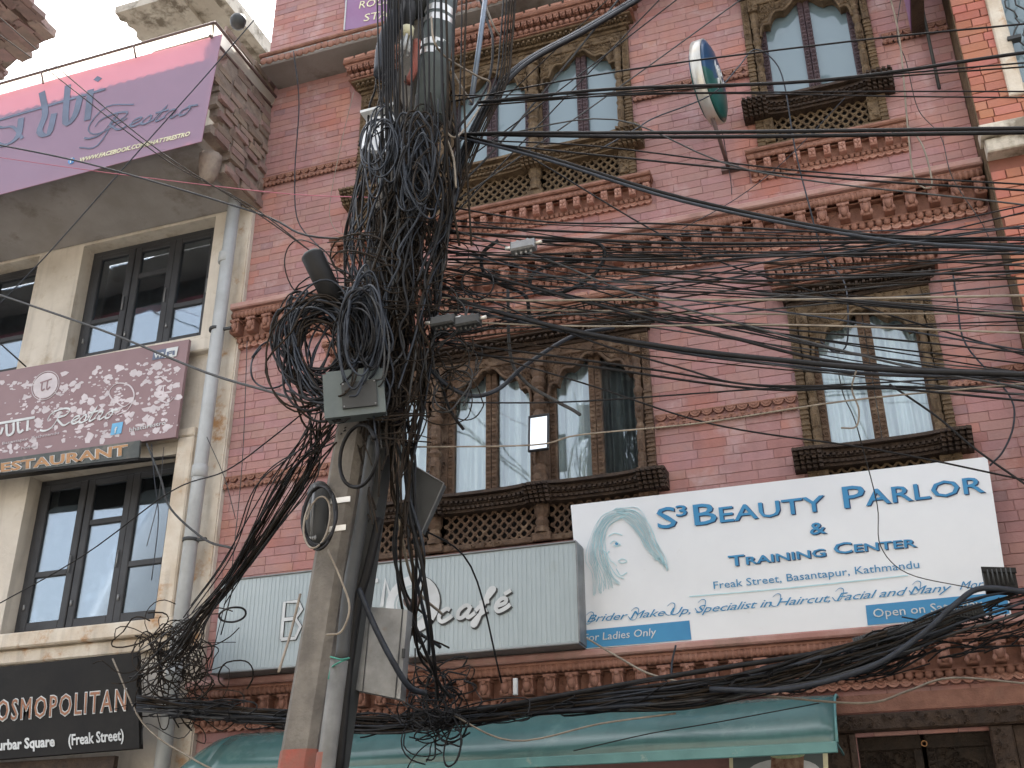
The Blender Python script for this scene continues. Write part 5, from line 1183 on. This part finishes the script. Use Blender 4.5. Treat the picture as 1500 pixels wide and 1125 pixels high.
# loops by the window heads
cable([(730, 352, -1.9), (708, 370, -1.9), (707, 395, -1.9), (730, 415, -1.9), (768, 432, -1.9), (775, 460, -1.9)], .010, 'w_black', 'thick black loop left of the hanging grey splitter')
cable([(795, 353, -1.9), (865, 354, -1.9), (886, 370, -1.9), (870, 402, -1.9), (825, 428, -1.9), (785, 428, -1.85), (778, 405, -1.85), (810, 388, -1.8), (900, 378, -1.8), (1000, 373, -1.8)], .010, 'w_black', 'thick black loop right of the hanging grey splitter')
cable([(595, 470, -2), (610, 515, -2), (650, 560, -2), (690, 580, -1.95), (730, 570, -1.9), (770, 535, -1.8), (840, 492, -1.6), (900, 480, -1.5)], .011, 'w_blue', 'thick slate cable looping across the head of the middle window')
cable([(744, 420, -1.8), (748, 520, -1.8), (770, 560, -1.8), (815, 588, -1.8), (838, 600, -1.8), (850, 608, -1.8)], [.009]*26+[.013, .013, .013, .013, .006], 'w_grey', 'cut grey cable end pointing down at the right pane')if 0 else cable([(744, 420, -1.8), (748, 520, -1.8), (770, 560, -1.8), (815, 588, -1.8), (838, 600, -1.8), (850, 608, -1.8)], .009, 'w_grey', 'cut grey cable end pointing down at the right pane')
cable([(640, 540, -1.9), (655, 590, -1.9), (665, 610, -1.9), (679, 629, -1.9)], .008, 'w_black', 'cut black cable end over the left pane')
# heavy trunk rising to the upper right and dropping from the top
TR = 'heavy cables of the trunk climbing to the upper right'
for i in range(9):
    j = rp.uniform(-7, 7); k = rp.uniform(-6, 6)
    cable([(640+j, 420+k*2, -2), (655+j, 320+k, -2.0), (680+j, 230+k, -1.95), (720+j, 150+k, -1.9), (770+j, 95+k, -1.8), (860+j, 45+k, -1.6), (950+j, -8+k, -1.4)], rp.uniform(.006, .011), rp.choice(['w_black', 'w_black', 'w_blue']), 'black cable in the heavy trunk climbing to the upper right', TR, ext=1.5)
VT = 'black cables dropping vertically into the tangle'
for px, lean in ((556, 4), (561, 2), (571, -2), (577, 0), (581, 0), (586, 2), (622, 6), (629, 3), (636, -2), (680, -4), (565, 1), (568, -1), (574, 3), (584, -2), (590, 1), (603, 2), (613, -1), (648, 2), (656, 3), (664, -2), (742, -2), (746, 0), (738, 0), (750, -3), (733, 1)):
    e_ = rp.uniform(120, 330)
    if px > 700: pts = [(px+6, -20, -1.8), (px, 60, -1.85), (px-8, 120, -1.9), (px-40, 190, -1.95), (px-80, 290, -2)]
    else: pts = [(px-lean, -20, -2.35), (px, 120, -2.3), (px+rp.uniform(-6, 8), 240, -2.2), (px+rp.uniform(-25, 20), 360, -2.1)]
    cable(pts, rp.uniform(.004, .0085), rp.choice(['w_black', 'w_black', 'w_brown']), 'black cable dropping vertically from the top into the tangle', VT, ext0=.8)
for px0, px1, lb in ((677, 667, 'lone thin wire dropping just right of the pole top'),): cable([(px0, -20, -1.8), (px0-2, 100, -1.8), (px1, 300, -1.9)], .0045, 'w_black', lb, ext0=.8)
cable([(700, -10, -1.6), (714, 30, -1.6), (722, 60, -1.65), (718, 110, -1.7), (700, 150, -1.8), (660, 200, -1.9)], .008, 'w_black', 'thick black cable curling down beside the blue grey tube', ext0=.5)
cable([(712, 10, -1.55), (724, 40, -1.55), (732, 52, -1.5)], .006, 'w_beige', 'short pale cable end pointing right near the top')
cable([(661, 100, -1.8), (678, 130, -1.8), (691, 150, -1.8)], .005, 'w_beige', 'short straight pale rod leaning left of the steel tube')
cable([(632, 25, -2.35), (636, 60, -2.35), (655, 85, -2.2), (700, 112, -1.95), (718, 122, -1.85), (708, 150, -1.85), (670, 200, -2.2), (650, 190, -2.2), (664, 230, -2.2), (668, 275, -2.2)], .006, 'w_beige', 'pale cable wandering down the right flank of the pole')
# strands down the pole
STR = 'strands running down through the tangle on the pole'
def ax_px(py):   # centre line and half width of the tangle in the photograph
    t = [(-20, 612, 50), (100, 600, 52), (180, 605, 62), (260, 600, 72), (350, 580, 72), (430, 575, 66), (520, 570, 60), (600, 566, 52), (680, 562, 38), (760, 565, 30), (860, 575, 28)]
    for (a, b, c_), (a2, b2_, c2) in zip(t, t[1:]):
        if py <= a2: f = (py-a)/(a2-a); return b+(b2_-b)*f, c_+(c2-c_)*f
    return t[-1][1], t[-1][2]
def strand(seed, k, p0, p1):
    r_ = random.Random(seed); pts = []; off = r_.uniform(-1, 1); dep = r_.uniform(0, 1); py = p0
    while py < p1:
        c_, h = ax_px(py); off += r_.uniform(-.35, .35); off = max(-1.05, min(1.05, off))
        y = -2.05-.26*math.sqrt(max(0, 1.1-off*off))*(.35+.65*dep)+r_.uniform(-.03, .03)
        pts.append((c_+off*h, py+r_.uniform(-8, 8), y)); py += r_.uniform(32, 62)
    return pts
mats = ['w_black', 'w_black', 'w_blue', 'w_blue', 'w_brown', 'w_grey']
for i in range(64):
    p0 = rp.uniform(90, 330); p1 = rp.uniform(430, 690); cable(strand(100+i, 0, p0, p1), rp.uniform(.003, .0062), rp.choice(mats), 'dark strand winding down the pole inside the tangle', STR, n=5)
for i in range(12):
    p0 = rp.uniform(560, 640); p1 = rp.uniform(860, 1010); pts = [(rp.uniform(560, 600), p0, -1.95), (rp.uniform(570, 610), (p0+p1)/2-60, -1.9), (rp.uniform(570, 625), (p0+p1)/2+40, -1.85), (rp.uniform(590, 640), p1, -1.6), (rp.uniform(610, 660), p1+40, -1.2)]
    cable(pts, rp.uniform(.004, .010), rp.choice(['w_black', 'w_blue', 'w_brown', 'w_beige'] if i % 3 == 0 else ['w_black', 'w_blue', 'w_brown']), 'strand hanging below the grey junction box toward the lower bundle', 'strands hanging down below the junction box')
cable([(525, 862, -2.1), (545, 910, -2.05), (570, 960, -2.0), (598, 1005, -1.9), (622, 1015, -1.7)], .014, 'w_blue', 'fat slate cable curving down in front of the rusty cabinet')
# coils
COILS = 'loose coils of cable hanging on the pole'
def coil(seed, cx, cy, rx, ry, turns, y0, r, mat, tilt=0, jit=.10, lb='coil of dark cable hanging in the tangle on the pole', grp=COILS, obj=True):
    r_ = random.Random(seed); pts = []; n = int(turns*11); ph = r_.uniform(0, 6.28); a, b = rx, ry; ox_, oy_ = 0, 0
    for i in range(n):
        t = ph+2*math.pi*i/11
        if i % 5 == 0: a = rx*r_.uniform(1-jit*1.6, 1+jit*1.6); b = ry*r_.uniform(1-jit, 1+jit); ox_ = r_.uniform(-jit, jit)*rx; oy_ = r_.uniform(-jit, jit)*ry
        x, z = a*math.cos(t), b*math.sin(t); c_, s_ = math.cos(tilt), math.sin(tilt)
        pts.append((cx+ox_+x*c_-z*s_, cy+oy_+x*s_+z*c_, y0+.06*math.sin(t*1.0+ph)+r_.uniform(-.02, .02)))
    return cable(pts, r, mat, lb, grp, n=3, name='cable_coil') if obj else np.array([P(*p) for p in pts])
for i in range(26):  # big loop cluster, left
    coil(300+i, 468+rp.gauss(0, 12), 505+rp.gauss(0, 14), rp.uniform(34, 66), rp.uniform(48, 84), rp.uniform(1.5, 3.5), -2.25+rp.uniform(-.1, .12), rp.uniform(.004, .0058), rp.choice(['w_black', 'w_black', 'w_blue', 'w_brown']), rp.uniform(-.5, .5), .16, 'coil of dark cable in the big bunch of loops left of the pole', 'coils in the big bunch left of the pole')
for i in range(16):  # tall loops right of the closure
    coil(340+i, 528+rp.gauss(0, 7), 485+rp.gauss(0, 12), rp.uniform(14, 30), rp.uniform(45, 75), rp.uniform(1.5, 2.5), -2.36+rp.uniform(-.05, .08), rp.uniform(.0045, .006), rp.choice(['w_black', 'w_blue', 'w_blue', 'w_grey']), rp.uniform(-.15, .15), .1, 'narrow upright coil between the big bunch and the pole', 'narrow upright coils beside the cylinder closure')
for i in range(14):  # upper hanging hank
    coil(370+i, 612+rp.gauss(0, 9), 240+rp.gauss(0, 12), rp.uniform(10, 26), rp.uniform(28, 74), rp.uniform(1.2, 2.2), -2.33+rp.uniform(-.06, .08), rp.uniform(.004, .0058), rp.choice(['w_black', 'w_blue', 'w_blue', 'w_brown']), rp.uniform(-.35, .35), .2, 'coil in the hank hanging high on the pole front', 'coils in the hank high on the pole')
for i in range(6): coil(390+i, 553+rp.gauss(0, 10), 215+rp.gauss(0, 15), rp.uniform(12, 24), rp.uniform(35, 60), 1.6, -2.3, .0045, 'w_blue', rp.uniform(-.4, .4), .15)
for i in range(16): coil(400+i, 660+rp.gauss(0, 28), 490+rp.gauss(0, 55), rp.uniform(18, 42), rp.uniform(18, 48), rp.uniform(1, 2.4), -1.95+rp.uniform(-.1, .1), rp.uniform(.0028, .0045), rp.choice(['w_black', 'w_brown', 'w_grey']), rp.uniform(-1, 1), .25, 'loose brown curl of wire right of the pole beside the window', 'loose curls of wire right of the pole')
for k_, (cx, cy, rx, ry, tl, rr, mt, lb) in enumerate(((524, 668, 30, 52, .2, .009, 'w_black', 'large single black loop on the pole front under the junction box'), (468, 757, 26, 50, .1, .007, 'w_black', 'black loop wound round the oval closure'), (465, 765, 20, 44, .2, .005, 'w_beige', 'white wire loop round the oval closure'), (340, 900, 12, 22, 1.4, .005, 'w_black', 'small black loop sticking out over the left end of the cafe sign'), (400, 535, 36, 42, .6, .005, 'w_blue', 'wide stray loop at the far left of the bunch'), (455, 400, 55, 40, 1.1, .0035, 'w_black', 'thin stray loop behind the cylinder closure'), (700, 415, 26, 26, .3, .004, 'w_black', 'round stray loop over the cornice right of the pole'))):
    coil(500+k_, cx, cy, rx*.9, ry*.9, 1.25 if k_ != 1 else 3, -2.28 if k_ < 3 else -2.1, rr, mt, tl, .05, lb, None)
# dense unseparable core of the tangle : one object
core = MB(); r_ = random.Random(77)
for i in range(150):
    p0 = r_.uniform(140, 560); pts = strand(900+i, 0, p0, p0+r_.uniform(120, 300))
    if len(pts) > 2: core.tube(spl([P(a_, b_, c_+.09) for a_, b_, c_ in pts], 4), r_.uniform(.003, .006), 4)
for i in range(60):
    py = r_.uniform(180, 620); c_, h = ax_px(py); s = coil(1200+i, c_+r_.uniform(-.5, .7)*h, py, r_.uniform(12, 38), r_.uniform(14, 50), r_.uniform(.7, 1.8), -2.1+r_.uniform(-.12, .12), 0, '', r_.uniform(-1.5, 1.5), .3, obj=False); core.tube(spl(s, 2), r_.uniform(.0028, .005), 4)
for i in range(40):  # horizontal whiskers round the pole
    py = r_.uniform(330, 640); a_ = r_.uniform(470, 560); core.tube(spl([P(a_, py, -2.25), P(a_+r_.uniform(30, 60), py+r_.uniform(-15, 15), -2.3), P(a_+r_.uniform(80, 130), py+r_.uniform(-20, 20), -2.1)], 4), r_.uniform(.0022, .004), 4)
o = core.build('cable_tangle', 'w_brown', kind='stuff'); o['label'] = 'dense matted core of cables wrapped round the pole'; o['category'] = 'cables'
sh = MB(); V = []; kk = 10; rws = []
for py in range(150, 640, 28):
    c_, h = ax_px(py); q = P(c_+6, py, -1.98); wv = h*.5*.0029
    rws.append([(q[0]+wv*math.cos(2*math.pi*j/kk)*U(.8, 1.1), q[1]+.07*math.sin(2*math.pi*j/kk)*U(.8, 1.1), q[2]) for j in range(kk)])
for rw in rws: V += rw
sh.add(V, [(i*kk+j, i*kk+(j+1) % kk, (i+1)*kk+(j+1) % kk, (i+1)*kk+j) for i in range(len(rws)-1) for j in range(kk)]); sh.build('cable_wrapping', 'w_black', pole)

# bundle falling to the lower left
DL = 'cables in the bundle sweeping down to the lower left'
for i in range(30):
    j = rp.uniform(-1, 1); k = rp.uniform(-1, 1)
    pts = [(485+rp.uniform(-35, 25), 590+rp.uniform(0, 60), -2.1), (437+27*j+rp.uniform(-6, 14), 685+k*16, -1.9), (385+21*j, 775+12*k, -1.65), (345+13*j, 838+8*k, -1.4), (300+12*j, 893+9*k, -1.1), (262+14*j+rp.uniform(-20, 10), 928+14*k+rp.uniform(0, 45), -.8), (225+rp.uniform(-40, 35), 945+rp.uniform(-8, 75), -.55)]
    cable(pts, rp.uniform(.0026, .0048), rp.choice(['w_black', 'w_black', 'w_brown', 'w_brown', 'w_grey']), 'cable in the bundle sweeping from the pole down to the lower left', DL, n=5, noise=.001)
for i in range(8):
    x0_ = rp.uniform(440, 500); cable([(x0_, rp.uniform(590, 660), -2.1), (x0_-rp.uniform(40, 70), rp.uniform(700, 740), -1.8), (x0_-rp.uniform(90, 130), rp.uniform(800, 840), -1.5), (x0_-rp.uniform(150, 180), rp.uniform(880, 930), -1.2)], .0035, 'w_black', 'straight thin wire fanning from the pole above the lower left bundle', 'straight thin wires left of the pole')
for a_, b_, c_ in (((362, 500, -.5), (338, 850, -.5), 'thin upright wire on the brick wall near the drain pipe'), ((303, 640, -.4), (345, 760, -.4), 'pale thin wire hanging beside the drain pipe'), ((240, 655, -.4), (215, 800, -.4), 'grey wire dangling from the end of the strip sign, left one')): cable([a_, ((a_[0]+b_[0])/2+5, (a_[1]+b_[1])/2, a_[2]), b_], .003, 'w_grey', c_)
cable([(215, 650, -.35), (235, 700, -.4), (250, 745, -.45), (300, 790, -.6), (340, 803, -1.2)], .008, 'w_grey', 'frayed silver cable from the strip sign to the lower left bundle')
cable([(222, 650, -.35), (226, 700, -.4), (232, 760, -.4), (222, 850, -.4)], .0035, 'w_blue', 'slate wire dangling across the lower casement window')
tb = MB(); r_ = random.Random(8)
for i in range(60):   # bird's nest by the black board
    s = coil(2000+i, 258+r_.gauss(0, 30), 985+r_.gauss(0, 36), r_.uniform(12, 44), r_.uniform(10, 38), r_.uniform(.5, 1.4), -.55+r_.uniform(-.12, .12), 0, '', r_.uniform(-1.5, 1.5), .35, obj=False); tb.tube(spl(s, 2), r_.uniform(.0028, .005), 4)
o = tb.build('wire_nest', 'w_brown', kind='stuff'); o['label'] = "bird's nest of loose wires between the black board and the awning"; o['category'] = 'cables'
# long bundle along the cornice
LB = 'cables lying in the long bundle above the awning'
path = [(200, 1030), (300, 1040), (420, 1052), (560, 1062), (700, 1048), (850, 1030), (1000, 1018), (1100, 1000), (1200, 975), (1300, 945), (1400, 905), (1520, 870)]
for i in range(40):
    j = rp.uniform(-1, 1); a = rp.randint(0, 4) if i % 2 else 0; e = rp.randint(8, 12); sg = path[a:max(e, a+4)]
    pts = [(x, y_+j*(9+7*(x > 900)+6*(x > 1150))+rp.uniform(-6, 6), -.62-.0001*x+rp.uniform(-.05, .05)) for x, y_ in sg]
    fat = i in (3, 9, 15, 21, 27)
    cable(pts, rp.uniform(.009, .0125) if fat else rp.uniform(.003, .007), rp.choice(['w_black', 'w_blue']) if fat else rp.choice(['w_black', 'w_black', 'w_brown', 'w_brown', 'w_grey', 'w_blue'] + (['w_beige'] if i % 8 == 0 else [])), ('fat cable' if fat else 'thin cable')+' in the long bundle lying above the awning', LB+(', fat ones' if fat else ''), n=5, noise=.0015, ext=1.2 if sg[-1][0] > 1500 else 0)
cable([(1040, 1010, -.8), (1150, 1010, -.85), (1270, 980, -.9), (1350, 930, -.9), (1400, 885, -.9), (1440, 862, -.9), (1520, 870, -.9)], .0145, 'w_blue', 'fattest slate cable arching up to the right corner of the white sign', ext=1)
cable([(700, 1040, -.75), (760, 1030, -.75), (930, 1000, -.75), (1050, 980, -.75), (1180, 960, -.75), (1260, 945, -.72)], .014, 'w_black', 'fat black cable entering the ribbed sleeve')
tb = MB()
for i in range(120):
    t = r_.random(); k = r_.randint(0, len(path)-2); x = path[k][0]+(path[k+1][0]-path[k][0])*t; y_ = path[k][1]+(path[k+1][1]-path[k][1])*t
    s = coil(3000+i, x, y_, r_.uniform(25, 70), r_.uniform(4, 14), r_.uniform(.4, 1.3), -.68+r_.uniform(-.08, .08), 0, '', -.12+r_.uniform(-.25, .2), .3, obj=False); tb.tube(spl(s, 2), r_.uniform(.0025, .0055), 4)
for i in range(48):  # black knot right of the pole
    s = coil(3300+i, 632+r_.gauss(0, 20), 1035+r_.gauss(0, 26), r_.uniform(8, 36), r_.uniform(8, 34), r_.uniform(.5, 1.5), -.9+r_.uniform(-.1, .1), 0, '', r_.uniform(-1.5, 1.5), .35, obj=False); tb.tube(spl(s, 2), r_.uniform(.003, .006), 4)
for i in range(60):  # right end frays
    x, y_ = r_.uniform(1150, 1500), 0; y_ = 985-(x-1150)*.25+r_.uniform(-15, 45); tb.tube(spl([P(x, y_, -.7), P(x+r_.uniform(20, 50), y_-r_.uniform(0, 25), -.75), P(x+r_.uniform(60, 110), y_-r_.uniform(5, 45), -.7)], 4), r_.uniform(.002, .006), 4)
o = tb.build('bundle_wires', 'w_black', kind='stuff'); o['label'] = 'uncountable frayed wires wound through the long bundle above the awning'; o['category'] = 'cables'
o = MB().tube(spl([P(484, 962, -2.2), P(500, 966, -2.24), P(512, 964, -2.2), P(498, 970, -2.24), P(486, 978, -2.2), P(481, 995, -2.2)]), .004, 5).build('green_string', 'w_green'); o['label'] = 'green string tied round the grey conduit on the pole'; o['category'] = 'string'
cable([(480, 805, -2.25), (500, 850, -2.25), (512, 890, -2.25), (500, 925, -2.25), (478, 930, -2.25)], .005, 'w_beige', 'pale wire bowing over the pole face below the steel bands')
